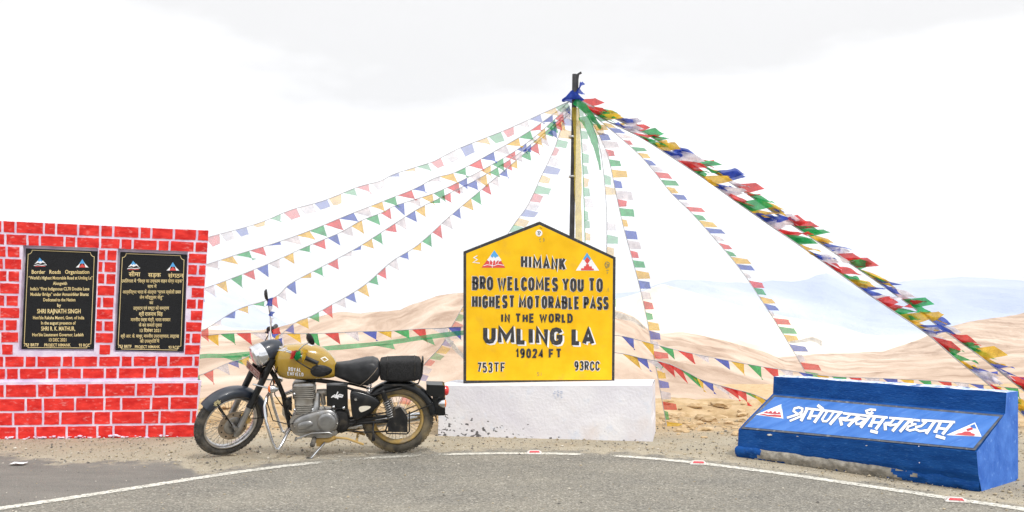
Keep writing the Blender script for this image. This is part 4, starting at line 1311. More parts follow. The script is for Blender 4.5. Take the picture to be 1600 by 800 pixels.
# left fan, each from the wall up to the pole
flag_string('topmost string of pale pennants running from the brick wall up to the pole', [(296, 381), (331, 369), (380, 356), (414, 345), (455, 328), (507, 313), (560, 292), (594, 283), (616, 272), (657, 259), (680, 251), (717, 232), (790, 203), (850, 176), PTOP], 10.5, YP, 24, 20, 'mix', (.05, -.01, -.09), [GREEN, RED, WHITE, BLUE, YELLOW], FM_pale, curl=1)
flag_string('second string of pennants from the top in the left fan, over the brick wall corner', [(296, 422), (327, 412), (376, 396), (432, 379), (485, 360), (541, 337), (582, 321), (612, 309), (650, 294), (680, 278), (714, 268), (770, 238), (830, 203), PTOP], 10.5, YP, 24, 23, 'tri', (.06, -.01, -.11), [BLUE, WHITE, YELLOW, GREEN, RED], FM_thin, curl=1.2)
flag_string('third string of pennants down in the left fan, crossing the sky above the motorcycle', [(296, 458), (327, 448), (357, 437), (395, 422), (436, 405), (477, 386), (530, 364), (564, 345), (597, 332), (616, 322), (650, 311), (690, 297), (760, 262), (825, 222), (890, 165)], 10.45, YP, 22, 19, 'tri', LP, [BLUE, WHITE, YELLOW, GREEN, RED], FM_thin)
flag_string('fourth string of pennants down in the left fan, passing just over the motorcycle mirror', [(290, 528), (323, 513), (373, 483), (428, 465), (453, 444), (489, 424), (522, 407), (560, 386), (590, 367), (616, 350), (654, 326), (690, 308), (760, 272), (825, 229), (890, 172)], 10.4, YP, 21.5, 18.5, 'tri', LP, [GREEN, RED, WHITE, BLUE, YELLOW], FM_thin)
flag_string('lowest string of the left fan, dropping behind the motorcycle tank to the wall foot', [(296, 592), (321, 583), (341, 574), (362, 565), (381, 560), (425, 534), (460, 505), (486, 494), (515, 478), (544, 462), (573, 443), (612, 409), (646, 388), (669, 369), (695, 345), (717, 326), (780, 273), (835, 226), (890, 178)], 10.35, YP, 20.5, 18, 'tri', LP, [GREEN, RED, WHITE, BLUE, YELLOW], FM_thin)
# string passing behind the sign
flag_string('steep string dropping from the pole behind the sign to the ground behind the seat', [(889, 170), (881, 187), (867, 230), (846, 275), (825, 320), (801, 354), (765, 412), (726, 475), (706, 510), (689, 541), (663, 569), (640, 600), (612, 650)], YP, 10.7, 15.5, 14, 'rect', (.13, 0, -.03), [WHITE, BLUE, YELLOW, GREEN, RED], FM_pale, ranges=[(600, 735), (795, 900)], curl=.6)
# low horizontal strings
flag_string('low level string of pennants from the wall past the sign, level with the motorcycle mirror', [(292, 527), (323, 524), (359, 521), (399, 520), (440, 521), (493, 521), (566, 518), (613, 517), (653, 514), (689, 513), (724, 511), (850, 515), (962, 524), (1000, 532), (1050, 545), (1100, 556), (1180, 571), (1240, 580), (1300, 588), (1400, 592), (1500, 598), (1640, 612)], 10.5, 10.4, 27.5, 23, 'tri', (.03, -.01, -.135), [BLUE, YELLOW, GREEN, RED, WHITE], FM, ranges=[(290, 726), (955, 1640)], curl=.8)
flag_string('lower of the two level strings at the right, sagging behind the blue block', [(724, 522), (850, 540), (962, 551), (1000, 559), (1040, 567), (1070, 580), (1100, 595), (1140, 606), (1180, 617), (1205, 628), (1290, 660)], 10.8, 10.5, 18, 28, 'tri', (.05, -.01, -.15), [RED, GREEN, YELLOW, BLUE, WHITE, RED], FM, ranges=[(955, 1300)], curl=1)
# vertical and right fan
flag_string('near vertical string dropping from the pole to the ground right of the plinth', [(904, 165), (930, 200), (950, 245), (962, 300), (973, 350), (988, 405), (1000, 450), (1011, 500), (1019, 545), (1028, 590), (1037, 640), (1042, 668)], YP, 10.75, 16, 14, 'rect', (.13, -.02, -.012), [RED, GREEN, YELLOW, BLUE, WHITE], FM_thin, curl=.7)
flag_string('thin string of small flags slanting from the pole to the blue block', [(904, 162), (945, 195), (995, 238), (1022, 268), (1050, 303), (1080, 332), (1112, 368), (1140, 400), (1165, 432), (1187, 465), (1210, 500), (1232, 536), (1252, 570), (1275, 615), (1300, 660)], YP, 10.6, 15, 13, 'rect', (.135, -.02, -.015), [WHITE, RED, GREEN, YELLOW, BLUE], FM_thin, curl=.8)
RR = (.175, -.05, -.012)
flag_string('front one of two dense strings running from the pole down past the blue block', [(906, 160), (935, 182), (1000, 214), (1044, 242), (1100, 279), (1150, 315), (1200, 350), (1250, 384), (1300, 419), (1350, 455), (1400, 489), (1450, 523), (1495, 562), (1540, 597), (1600, 650), (1630, 680)], YP, 9.3, 9.6, 26, 'mix', RR, [RED, RED, GREEN, GREEN, YELLOW, YELLOW, BLUE, BLUE, WHITE, WHITE], FM, curl=1.5, amp=.03, cord=.006, zj=.075)
flag_string('rear one of two dense strings running from the pole down past the blue block', [(906, 156), (950, 180), (1010, 210), (1065, 243), (1120, 272), (1170, 305), (1220, 340), (1275, 376), (1330, 413), (1380, 447), (1430, 483), (1480, 520), (1530, 556), (1590, 603), (1660, 660)], YP + .1, 9.9, 9.8, 25, 'mix', RR, [RED, GREEN, GREEN, YELLOW, YELLOW, BLUE, BLUE, WHITE, WHITE, RED], FM, curl=1.5, amp=.03, cord=.006, zj=.075)
flag_string('pale string hanging straight down beside the pole behind the sign peak', [(904, 168), (909, 230), (912, 300), (914, 372), (916, 470)], YP + .03, YP, 17, 15, 'rect', (.085, -.01, -.01), [GREEN, YELLOW, GREEN, WHITE, GREEN], FM_pale, curl=.5, cmat=mat('green cord', (.05, .3, .1), rough=.9))
flag_string('faint string of pale flags second right of the pole, vanishing behind the sign edge', [(906, 165), (925, 195), (938, 235), (945, 290), (948, 340), (948, 395), (948, 500)], YP - .03, YP - .1, 19, 15, 'rect', (.09, -.01, -.015), [WHITE, GREEN, YELLOW, WHITE, WHITE], FM_pale, skip=.25, curl=.6)

# ------------------------------------------------------------------ scarves and cloths
def scarf(label, pix, Y0, Y1, w0, w1, m, side=(0, 0, 1), amp=.03, name='scarf', cat='scarf', group=None, seed=1):
    P = path3(pix, Y0, Y1); n = len(P); S = Shape(); rows = []
    sd = Vector(side).normalized()
    for i, p in enumerate(P):
        t = i / (n - 1); wv = w0 + (w1 - w0) * t; r_ = []
        wv *= 1 + .3 * noise.noise(Vector((t * 9, seed, 0)))
        for k in range(5):
            u = k / 4 - .5
            q = p + sd * wv * u
            q += Vector((0, 1, 0)) * amp * noise.noise(Vector((t * 7 + u, u * 3, seed))) + Vector((1, 0, .3)) * amp * .4 * noise.noise(Vector((t * 6, u * 2, seed + 3)))
            r_.append(q)
        rows.append(r_)
    S.grid(rows); o = S.build(name, m, None, origin=P[0], fix=False); o['world_built'] = 1
    return tag(o, label, cat, group)
M_gscarf = cloth('sheer green cotton', (.05, .50, .20), .25)
M_wscarf = cloth('white silk', (.85, .83, .80), .12)
M_yscarf = cloth('yellow cotton', (.88, .66, .10), .3)
gsc = scarf('long twisted green cloth strung from the wall to the sign behind the motorcycle', [(296, 560), (323, 556), (352, 556), (390, 553), (425, 551), (465, 548), (500, 545), (560, 540), (616, 534), (650, 529), (689, 524), (724, 520), (770, 515)], 10.5, 10.4, .05, .05, M_gscarf, seed=2)
for (x, y, w_, h_) in ((345, 557, 32, 15), (580, 539, 34, 9), (655, 529, 20, 13), (376, 554, 18, 12)):
    a, b = at(x, y, 10.44), at(x + w_, y - 2, 10.44)
    S2 = flag_mesh(a, b, Vector((.05, 0, -h_ * .007)), 'tri', .01, .6); S2.build('tatter', M_gscarf, gsc, fix=False)
scarf('bright yellow cloth strip hanging down along the right of the pole', [(899, 168), (902, 220), (903, 290), (904, 350), (905, 420)], YP - .06, YP - .06, .08, .075, M_yscarf, side=(1, 0, 0), amp=.015, seed=3)
scarf('dark green cloth bunched at the pole top on its right', [(898, 157), (912, 168), (924, 180), (939, 201)], YP - .08, YP - .1, .10, .03, FM[GREEN], side=(.5, 0, .9), amp=.05, seed=4)
scarf('narrow green pennant tail trailing below the pole top toward the right', [(912, 182), (925, 210), (935, 245), (938, 266)], YP - .1, YP - .12, .12, .02, FM_thin[GREEN], side=(1, 0, .2), amp=.03, seed=5)
scarf('white silk scarf fluttering low between the motorcycle bag and the sign', [(692, 520), (712, 545), (735, 565), (765, 580)], 10.5, 10.45, .06, .08, M_wscarf, seed=6)
scarf('white silk scarf streaming left toward the sign edge at the right', [(940, 488), (965, 493), (990, 500), (1008, 514)], 10.8, 10.75, .10, .03, M_wscarf, seed=7)
scarf('long sheer white scarf trailing from the thin flag string left of the blue block', [(1233, 535), (1252, 533), (1270, 530), (1284, 537)], 10.55, 10.5, .02, .06, M_wscarf, seed=8)
# blue cloth tied round the pole
S = Shape(); rings = []
c0 = at(896, 146, YP)
for (dz, r_) in ((.03, .03), (.0, .05), (-.04, .085), (-.075, .125), (-.082, .10)):
    ring = []
    for k in range(18):
        an = 2 * math.pi * k / 18
        rr = r_ * (1 + .22 * noise.noise(Vector((math.cos(an) * 2, math.sin(an) * 2, dz * 9))))
        ring.append(c0 + Vector((math.cos(an) * rr, math.sin(an) * rr * .8, dz + .02 * noise.noise(Vector((an * 2, dz * 12, 1))))))
    rings.append(ring)
S.loft(rings, caps=False)
for k in range(3):
    a = c0 + Vector((.02, -.03, -.0)); S2 = flag_mesh(a, a + Vector((.05, 0, .05)), Vector((.02 + .02 * k, -.02, .07 - .14 * (k == 2))), 'tri', .02, 1); S.add(S2.v, S2.f, 0, True)
tag(S.build('tied_cloth', FM[BLUE], None, origin=c0, fix=False), 'blue cloth tied like a small cap around the top of the black pole', 'cloth')

# ------------------------------------------------------------------ motorcycle
M_bpaint = mat('black gloss enamel', (.004, .005, .006), (.010, .011, .013), rough=.3, coat=.25, spec=.35, scale=9, dirt=(.10, .085, .065), dscale=7, dlo=.62, dhi=.88, dfac=.4)
M_fpaint = mat('dusty blue-black mudguard paint', (.008, .013, .024), (.018, .026, .042), rough=.4, coat=.3, scale=9, dirt=(.13, .13, .13), dscale=6, dlo=.54, dhi=.9, dfac=.45)
M_tank = mat('mustard tank paint', (.34, .205, .016), (.40, .25, .026), rough=.26, coat=.7, scale=3, dirt=(.38, .28, .12), dscale=6, dlo=.62, dhi=.85, dfac=.3)
M_chrome = mat('chrome', (.55, .56, .58), (.70, .71, .73), rough=.16, metal=1.0, scale=14, dirt=(.34, .29, .22), dscale=16, dlo=.62, dhi=.8, dfac=.7)
M_alu = mat('dusty cast aluminium', (.26, .26, .26), (.40, .40, .40), rough=.34, metal=.85, scale=10, dirt=(.30, .25, .18), dscale=9, dlo=.52, dhi=.75, dfac=.7)
M_fin = mat('dull engine fins', (.34, .325, .30), (.48, .46, .42), rough=.5, metal=.5, scale=12, dirt=(.26, .21, .15), dscale=10, dlo=.48, dhi=.75, dfac=.8)
M_steelb = mat('dull frame black', (.007, .007, .008), (.022, .021, .02), rough=.5, spec=.3, scale=12, dirt=(.16, .13, .09), dscale=12, dlo=.57, dhi=.82, dfac=.55)
M_tyre = mat('dusty tyre rubber', (.035, .034, .033), (.085, .08, .073), rough=.85, scale=14, dirt=(.22, .19, .15), dscale=9, dlo=.48, dhi=.72, dfac=.75, bump=.3, bscale=60)
M_tyre2 = mat('muddy tyre rubber', (.05, .044, .036), (.11, .095, .07), rough=.85, scale=14, dirt=(.33, .25, .13), dscale=6, dlo=.42, dhi=.66, dfac=.85, bump=.3, bscale=60)
M_rim = mat('steel rim', (.48, .48, .49), (.66, .66, .67), rough=.28, metal=.9, scale=12, dirt=(.36, .29, .2), dscale=10, dlo=.55, dhi=.75, dfac=.7)
M_rimm = mat('mud caked rim', (.44, .27, .06), (.54, .37, .13), rough=.75, scale=9, dirt=(.30, .25, .18), dscale=10)
M_spoke = mat('wire spokes', (.33, .31, .28), (.48, .44, .37), rough=.4, metal=.6, scale=20)
M_disc = mat('brake disc steel', (.24, .19, .14), (.40, .33, .26), rough=.45, metal=.6, scale=22)
M_leather = mat('black seat leather', (.010, .011, .013), (.026, .027, .030), rough=.42, scale=14, dirt=(.07, .07, .08), dscale=9, dlo=.55, dhi=.85, dfac=.4, spec=.35, bump=.25, bscale=26)
M_mesh = mat('black mesh fabric', (.006, .006, .007), (.02, .02, .021), rough=.9, scale=60, bump=.6, bscale=120)
M_orange = mat('orange lens', (.80, .16, .01), rough=.2, coat=.4)
M_redl = mat('red lens', (.62, .02, .02), rough=.2, coat=.5)
M_lens = mat('headlamp glass', (.62, .62, .62), (.75, .75, .75), rough=.08, metal=.7, scale=20)
M_plate = mat('red brown number plate', (.16, .035, .02), (.22, .06, .035), rough=.5, scale=30)
M_plw = mat('plate lettering paint', (.50, .45, .42), rough=.6)
M_cream = mat('cream decal', (.74, .68, .56), (.82, .77, .66), rough=.5)
M_crest = mat('faded crest decal', (.46, .40, .20), (.62, .55, .32), rough=.6, scale=60)
M_rust = mat('ochre mud on metal', (.40, .25, .07), (.50, .33, .12), rough=.8)
M_glassy = mat('mirror glass', (.10, .105, .11), (.16, .165, .17), rough=.08, metal=.6)
M_dial = mat('white dial', (.7, .7, .69), rough=.3)

BK = 469.0
LEAN, YAW, STEER = R(9.5), R(6.5), R(38)
bike = thing('motorcycle', 'mustard and black roadster motorcycle with a wire-spoked front wheel turned, parked on its side stand', 'motorcycle', (-1.805, 8.80, 0))
bike['world_built'] = 0
bike.rotation_euler = (LEAN, 0, YAW)
def Bp(cx, cy, d=0.0): return Vector(((cx - 560) / BK, d, (742 - cy) / BK))
AX = Vector((-.49, 0, -1)).normalized() * -1       # steering axis, up and back
A0 = Bp(367, 310)
def steer(v): return A0 + Matrix.Rotation(STEER, 3, AX) @ (Vector(v) - A0)
def bpart(S, name, m, st=False, parent=None, fix=True):
    if st: S.v = [steer(p) for p in S.v]
    return S.build(name, m, parent or bike, origin=(0, 0, 0), fix=fix)
YA = Vector((0, 1, 0))

def wheel(c, Rt, wt, rim_m, tyre_m, st, disc):
    root = None
    S = Shape()
    r0 = Rt - wt * .92
    prof = []
    for k in range(13):
        an = -2.2 + 4.4 * k / 12
        prof.append((Rt - wt * .47 + wt * .47 * math.cos(an), wt * .5 * math.sin(an)))
    S.lathe(c, YA, prof, 72, 0)
    # tread blocks
    n = 54
    for k in range(n):
        an = 2 * math.pi * k / n
        for yy, dr, ro in ((-.30, -.010, .4), (.0, .0005, 0), (.30, -.010, -.4)):
            d = Vector((math.sin(an + (yy * .02)), 0, math.cos(an + yy * .02)))
            tt = Vector((d.z, 0, -d.x))
            rot = Matrix((tt, YA, d)).transposed()
            rot = rot @ Matrix.Rotation(ro * 1.6, 3, 'X') if yy else rot
            S.box(Vector(c) + d * (Rt + dr) + YA * yy * wt, (.62 * 2 * math.pi * Rt / n, wt * .24, .010), 0, rot)
    wh = bpart(S, 'wheel', tyre_m, st)
    S = Shape(); hw = wt * .36
    S.lathe(c, YA, [(r0 + .012, -hw), (r0 + .016, -hw * 1.08), (r0 - .002, -hw * 1.02), (r0 - .012, -hw * .55), (r0 - .016, 0), (r0 - .012, hw * .55), (r0 - .002, hw * 1.02), (r0 + .016, hw * 1.08), (r0 + .012, hw)], 64)
    bpart(S, 'rim', rim_m, st, wh, fix=False)
    S = Shape()
    for k in range(36):
        an = 2 * math.pi * (k + .5) / 36; sg = 1 if k % 2 else -1
        off = .42 * (1 if (k // 2) % 2 else -1)
        a = Vector(c) + Vector((math.sin(an + off), 0, math.cos(an + off))) * .05 + YA * .034 * sg
        b = Vector(c) + Vector((math.sin(an), 0, math.cos(an))) * (r0 - .012)
        S.tube([a, b], .0021, 5, caps=False)
    bpart(S, 'spokes', M_spoke, st, wh, fix=False)
    S = Shape()
    S.lathe(c, YA, [(0, -.056), (.022, -.056), (.026, -.045), (.056, -.042), (.056, -.032), (.030, -.022), (.030, .022), (.056, .032), (.056, .042), (.02, .056), (0, .056)], 28)
    bpart(S, 'hub', M_alu, st, wh)
    if disc:
        S = Shape()
        S.lathe(c, YA, [(.088, -.068), (.140, -.068), (.140, -.063), (.088, -.063), (.088, -.068)], 48, 0, smooth=False)
        S.lathe(c, YA, [(.03, -.062), (.06, -.066), (.094, -.066), (.094, -.062)], 40, 1)
        for k in range(10):
            an = 2 * math.pi * k / 10
            S.lathe(Vector(c) + Vector((math.sin(an), 0, math.cos(an))) * .114, YA, [(.0, -.0695), (.009, -.0695)], 8, 2)
        bpart(S, 'brake_disc', [M_disc, M_alu, M_steelb], st, wh, fix=False)
    else:
        S = Shape()
        S.lathe(c, YA, [(0, -.060), (.05, -.064), (.088, -.062), (.094, -.050), (.094, -.034), (.06, -.03)], 36)
        S.lathe(c, YA, [(.0, .05), (.088, .05), (.094, .06), (.09, .066)], 30)
        bpart(S, 'drum', M_fin, st, wh)
    return wh
FC = Bp(205, 588); FR = .326
RC = Bp(913, 586); RR_ = .3235
wheel(FC, FR, .088, M_rim, M_tyre, True, True)
wheel(RC, RR_, .112, M_rimm, M_tyre2, False, False)

def arc_sheet(c, prof, a0, a1, n=40, th=.004):
    """curved mudguard: prof (radius, y); angle from straight up, positive towards the rear"""
    S = Shape(); rows = []
    for i in range(n + 1):
        an = a0 + (a1 - a0) * i / n
        d = Vector((math.sin(an), 0, math.cos(an)))
        rows.append([Vector(c) + d * r + YA * y for r, y in prof] + [Vector(c) + d * (r - th) + YA * y * .97 for r, y in prof[::-1]])
    S.loft(rows)
    return S
def guard_prof(Rg, hw, drop):
    p = []
    for k in range(11):
        u = -1 + 2 * k / 10
        p.append((Rg + .018 * (1 - abs(u) ** 2.4), u * hw))
    return [(Rg - drop, -hw * 1.02)] + p + [(Rg - drop, hw * 1.02)]
# front mudguard with valance
S = arc_sheet(FC, guard_prof(FR + .012, .062, .050), R(-46), R(92), 46)
bpart(S, 'front_mudguard', M_fpaint, True)
S = Shape()
fm_ = lambda a, r, o=0: FC + Vector((math.sin(a), 0, math.cos(a))) * r + YA * (-.0655 - o)
for k, pl in enumerate([[(-.55, .335), (-.47, .335), (-.42, .315), (-.47, .295), (-.55, .297), (-.55, .335)], [(-.60, .318), (-.38, .318)], [(-.52, .345), (-.50, .288)], [(-.44, .343), (-.45, .29)], [(-.58, .303), (-.40, .303)]]):
    L_t, Q_t, cl_ = thick([(a * .32, r) for a, r in pl], .010)
    n = len(L_t)
    vs = [fm_(p.x / .32, p.y, .001 + .0002 * k) for p in L_t] + [fm_(p.x / .32, p.y, .001 + .0002 * k) for p in Q_t]
    S.add(vs, [(i, (i + 1) % n, n + (i + 1) % n, n + i) for i in range(n if cl_ else n - 1)])
mg = [o for o in bike.children if o.name.startswith('front_mudguard')][0]
bpart(S, 'crest', M_crest, True, mg, fix=False)
for sy in (-1, 1):
    S = Shape()
    S.tube([FC + Vector((-.005, .074 * sy, 0)), FC + Vector((math.sin(-.5) * .31, .068 * sy, math.cos(-.5) * .31))], .006, 8)
    S.tube([FC + Vector((.02, .074 * sy, 0)), FC + Vector((.14, .072 * sy, .03)), FC + Vector((math.sin(1.57) * .30, .066 * sy, .0))], .005, 8)
    bpart(S, 'mudguard_stay', M_steelb, True)
# fork legs
def axp(cy, d=0.0, dx=0.0):
    z = (742 - cy) / BK
    t = (z - A0.z) / AX.z
    p = A0 + AX * t; return Vector((p.x + dx, d, z))
for sy in (-1, 1):
    y = .098 * sy
    S = Shape(); S.tube([axp(300, y), axp(400, y), axp(505, y)], [.031, .030, .029], 16)
    S.tube([axp(498, y), axp(508, y)], .033, 16)
    lg = bpart(S, 'fork_tube', M_bpaint, True)
    S = Shape(); S.tube([axp(500, y), axp(560, y), axp(612, y), axp(632, y)], [.028, .028, .027, .022], 16)
    S.tube([FC + Vector((0, y * .55, 0)), FC + Vector((0, y * 1.28, 0))], .016, 12)
    S.box(axp(600, y, -.02), (.05, .03, .045))
    bpart(S, 'fork_slider', M_alu, True, lg)
S = Shape(); S.tube([axp(385, -.10), axp(385, .10)], .022, 10); S.tube([axp(320, -.1), axp(320, .1)], .024, 10)
S.tube([axp(285), axp(400)], .034, 14); bpart(S, 'steering_head', M_steelb, True)
# caliper on the left leg
S = Shape(); S.box(axp(560, -.075, .035), (.055, .05, .10), 0, Matrix.Rotation(R(-26), 3, 'Y')); bpart(S, 'brake_caliper', M_rust, True)
# headlamp nacelle
ld = Vector((-.96, 0, -.27)).normalized()
lc = Bp(322, 302)
S = Shape()
def ringc(c, r, n=28, sq=1.0):
    u = Vector((0, 1, 0)); v = ld.cross(u).normalized()
    return [c + u * r * math.cos(2 * math.pi * k / n) + v * r * sq * math.sin(2 * math.pi * k / n) for k in range(n)]
S.loft([ringc(lc - ld * d_, r_) for d_, r_ in ((.045, .098), (.06, .102), (.10, .102), (.15, .096), (.20, .080), (.24, .055))])
bpart(S, 'headlamp_casing', M_fpaint, True)
hc = [o for o in bike.children if o.name.startswith('headlamp_casing')][0]
S = Shape(); S.loft([ringc(lc - ld * d_, r_) for d_, r_ in ((.07, .104), (.055, .107), (.02, .108), (-.005, .107), (-.020, .099), (-.020, .090))], caps=False); bpart(S, 'chrome_bezel', M_chrome, True, hc, fix=False)
S = Shape(); S.loft([ringc(lc - ld * d_, r_) for d_, r_ in ((-.016, .093), (-.030, .080), (-.040, .054), (-.045, .02))]); bpart(S, 'lens', M_lens, True, hc)
# chrome peak over the lamp
S = Shape(); rows = []
for (d_, r_) in ((.0, .1095), (-.02, .1115), (-.034, .110)):
    row = []
    for k in range(13):
        an = R(-50 + 100 * k / 12)
        v = Vector((-.27, 0, .96)).normalized()
        row.append(lc - ld * d_ + (v * math.cos(an) + YA * math.sin(an)) * r_)
    rows.append(row)
S.grid(rows); bpart(S, 'lamp_peak', M_chrome, True, hc, fix=False)
# instruments
S = Shape()
dn = Vector((.25, 0, .97)).normalized()
for (cx, cy, d, r_) in ((372, 262, 0.0, .048), (405, 292, -.075, .024), (405, 292, .075, .024)):
    S.lathe(Bp(cx, cy, d), dn, [(r_ * 1.05, -.035), (r_ * 1.08, -.005), (r_ * 1.05, .008), (r_ * .9, .008)], 24, 0)
    S.lathe(Bp(cx, cy, d), dn, [(r_ * .9, .004), (r_ * .5, .005), (0, .005)], 24, 1)
    S.lathe(Bp(cx, cy, d), dn, [(r_ * .5, .0056), (r_ * .38, .0056)], 20, 2)
bpart(S, 'instruments', [M_steelb, M_dial, M_black], True)
# number plate below the lamp
S = Shape()
pc = Bp(312, 360); pu = Vector((0, 1, 0)); pv = Vector((.12, 0, .99)).normalized(); pnn = pv.cross(pu); pnn = pnn if pnn.x < 0 else -pnn
def plq(u, v, o=0): return pc + Vector((-.015, 0, .0)) + pu * u + pv * v + pnn * o
S.loft([[plq(-.125, -.035, -.003), plq(.125, -.035, -.003), plq(.125, .035, -.003), plq(-.125, .035, -.003)], [plq(-.125, -.035), plq(.125, -.035), plq(.125, .035), plq(-.125, .035)]], smooth=False)
plt_ = bpart(S, 'number_plate', M_plate, True)
S = Shape()
put_stroke(S, lambda x, y, o: plq(x, y, o), [(-.119, -.029), (.119, -.029), (.119, .029), (-.119, .029), (-.119, -.029)], .005, .001)
for k in range(8):
    x = -.096 + k * .0275
    gl = random.choice(('H', 'E', 'L', 'F', 'U', 'T', 'P', 'B'))
    for st_ in GL[gl][1]: put_stroke(S, lambda x_, y_, o: plq(x_, y_, o), [(x + p[0] * .014, -.014 + p[1] * .028) for p in st_], .004, .0014)
bpart(S, 'plate_markings', M_plw, True, plt_, fix=False)
# handlebar
S = Shape()
bar = [(503, 283, .395), (457, 264, .30), (432, 258, .22), (405, 264, .12), (392, 276, .06)]
pts = [Bp(cx, cy, -d) for cx, cy, d in bar] + [Bp(cx, cy, d) for cx, cy, d in bar[::-1]]
S.tube(pts, .0125, 12); hb_ = bpart(S, 'handlebar', M_chrome, True)
for sy in (-1, 1):
    S = Shape(); S.tube([Bp(460, 265, .30 * sy), Bp(466, 268, .312 * sy), Bp(498, 281, .385 * sy), Bp(503, 283, .398 * sy)], [.021, .0185, .0185, .021], 14)
    bpart(S, 'grip', M_leather, True, hb_)
    S = Shape(); S.box(Bp(444, 262, .265 * sy), (.045, .045, .04)); S.box(Bp(440, 258, .255 * sy), (.03, .05, .05)); bpart(S, 'switchgear', M_steelb, True, hb_)
    S = Shape(); S.tube([Bp(428, 268, .25 * sy), Bp(430, 276, .30 * sy), Bp(452, 292, .36 * sy), Bp(466, 298, .42 * sy), Bp(470, 296, .432 * sy)], [.007, .006, .0055, .0055, .008], 8); bpart(S, 'lever', M_steelb, True, hb_)
    if sy < 0: mp_ = [(448, 258, -.262), (446, 236, -.268), (462, 214, -.285), (476, 204, -.30)]; mc = (484, 184, -.315)
    else: mp_ = [(448, 258, .262), (446, 225, .27), (444, 180, .285), (438, 130, .31)]; mc = (437, 104, .325)
    S = Shape(); S.tube([Bp(*q) for q in mp_] + [Bp(*mc)], .006, 8)
    mi = bpart(S, 'mirror', M_chrome, True)
    c = Bp(*mc); axm = Vector((1.0, -.25 * sy - .25, .10)).normalized()
    S = Shape(); S.lathe(c, axm, [(.0, -.022), (.035, -.018), (.052, -.004), (.054, .004), (.050, .006)], 22)
    S.v = [c + Vector(((p - c).x, (p - c).y * 1.25, (p - c).z * .95)) for p in S.v]
    bpart(S, 'housing', M_steelb, True, mi)
    S = Shape(); S.lathe(c, axm, [(.050, .0045), (.02, .006), (0, .006)], 22); S.v = [c + Vector(((p - c).x, (p - c).y * 1.25, (p - c).z * .95)) for p in S.v]
    bpart(S, 'glass', M_glassy, True, mi)
    # indicator on the fork
    S = Shape(); ic = Bp(395, 432, .16 * sy)
    S.tube([axp(418, .10 * sy), ic], .008, 8)
    S.lathe(ic, Vector((-1, 0, -.05)), [(0, -.060), (.018, -.052), (.030, -.026), (.037, 0), (.037, .010)], 20)
    ind = bpart(S, 'indicator', M_chrome)
    S = Shape(); S.lathe(ic, Vector((-1, 0, -.05)), [(.036, .008), (.034, .022), (.022, .032), (0, .035)], 20); bpart(S, 'lens', M_orange, False, ind)
# cables
S = Shape()
S.tube([steer(Bp(440, 270, -.25)), steer(Bp(420, 300, -.2)), Bp(395, 380, -.10), Bp(400, 470, -.06), Bp(430, 520, -.05)], .005, 6)
S.tube([steer(Bp(435, 268, -.24)), steer(Bp(400, 285, -.15)), Bp(385, 420, -.13), Bp(370, 500, -.09), Bp(395, 570, -.14), Bp(460, 590, -.13), Bp(560, 560, -.12)], .005, 6)
S.tube([steer(axp(395, -.06)), steer(axp(480, -.13, .03)), steer(axp(560, -.10, .05))], .005, 6)
S.tube([steer(Bp(438, 268, .25)), steer(Bp(400, 300, .2)), Bp(400, 400, .08), Bp(430, 480, .05)], .005, 6)
bpart(S, 'cables', M_steelb)

# tank
TK = [(388, 352, 6, .05), (394, 350, 40, .085), (410, 346, 62, .118), (440, 346, 72, .140), (480, 346, 74, .150), (520, 346, 74, .148), (560, 349, 71, .138), (590, 354, 64, .122), (615, 364, 54, .10), (636, 374, 40, .075), (645, 378, 22, .05)]
def tank_ring(cx, cy, h, w_, n=32):
    r_ = []
    for k in range(n):
        an = 2 * math.pi * k / n
        c_, s_ = math.cos(an), math.sin(an)
        cx_ = cx + 11
        ex = .62 if s_ < 0 else .80
        yy = w_ * math.copysign(abs(c_) ** .75, c_)
        zz = h / BK * math.copysign(abs(s_) ** ex, s_)
        r_.append(Bp(cx_, cy - 14, yy) + Vector((0, 0, zz)))
    return r_
S = Shape(); S.loft([tank_ring(*t) for t in TK]); tank = bpart(S, 'tank', M_tank)
def tank_at(cx, cy, o=0.0):
    for a, b in zip(TK, TK[1:]):
        if a[0] <= cx <= b[0]:
            t = (cx - a[0]) / (b[0] - a[0]); q = [a[i] + (b[i] - a[i]) * t for i in range(4)]; break
    else: q = TK[-1]
    dz = (q[1] - cy) / q[2]; dz = max(-.98, min(.98, dz))
    ex = .62 if dz < 0 else .80
    s_ = abs(dz) ** (1 / ex); c_ = math.sqrt(max(0, 1 - s_ * s_))
    return Bp(cx + 11, cy - 14, -(q[3] * c_ ** .75) - o)
S = Shape()
for t_, x0, y0, x1, y1, h_ in (('ROYAL', 452, 372, 503, 376, 18), ('ENFIELD', 447, 392, 513, 396, 17)):
    sts = layout(t_, x0, y0, x1, y1, h_, 3.0, .3)
    for i, s_ in enumerate(sts):
        dn_ = []
        for a, b in zip(s_, s_[1:]): dn_ += [a, ((a[0] + b[0]) / 2, (a[1] + b[1]) / 2)]
        dn_.append(s_[-1])
        put_stroke(S, tank_at, dn_, 3.1, .0035 + .0002 * (i % 7))
bpart(S, 'tank_lettering', M_white, False, tank, fix=False)
S = Shape(); kp = []
NKP = 24
rows = []
for q in (1.0, .93, .8, .55, .25, .02):
    row = []
    for k in range(NKP):
        an = 2 * math.pi * k / NKP
        ux = 588 + 44 * math.cos(an) * q - 3; uy = 376 + (27 - 6 * math.cos(an)) * math.sin(an) * q + 2 * math.cos(an)
        bulge = .003 + .014 * (1 - q ** 3) + (.003 * math.sin(uy * 1.15) if q < .95 else 0)
        row.append(tank_at(ux, uy, bulge if q < 1 else .0))
    rows.append(row)
S.loft(rows, caps=True); bpart(S, 'knee_pad', M_leather, False, tank)
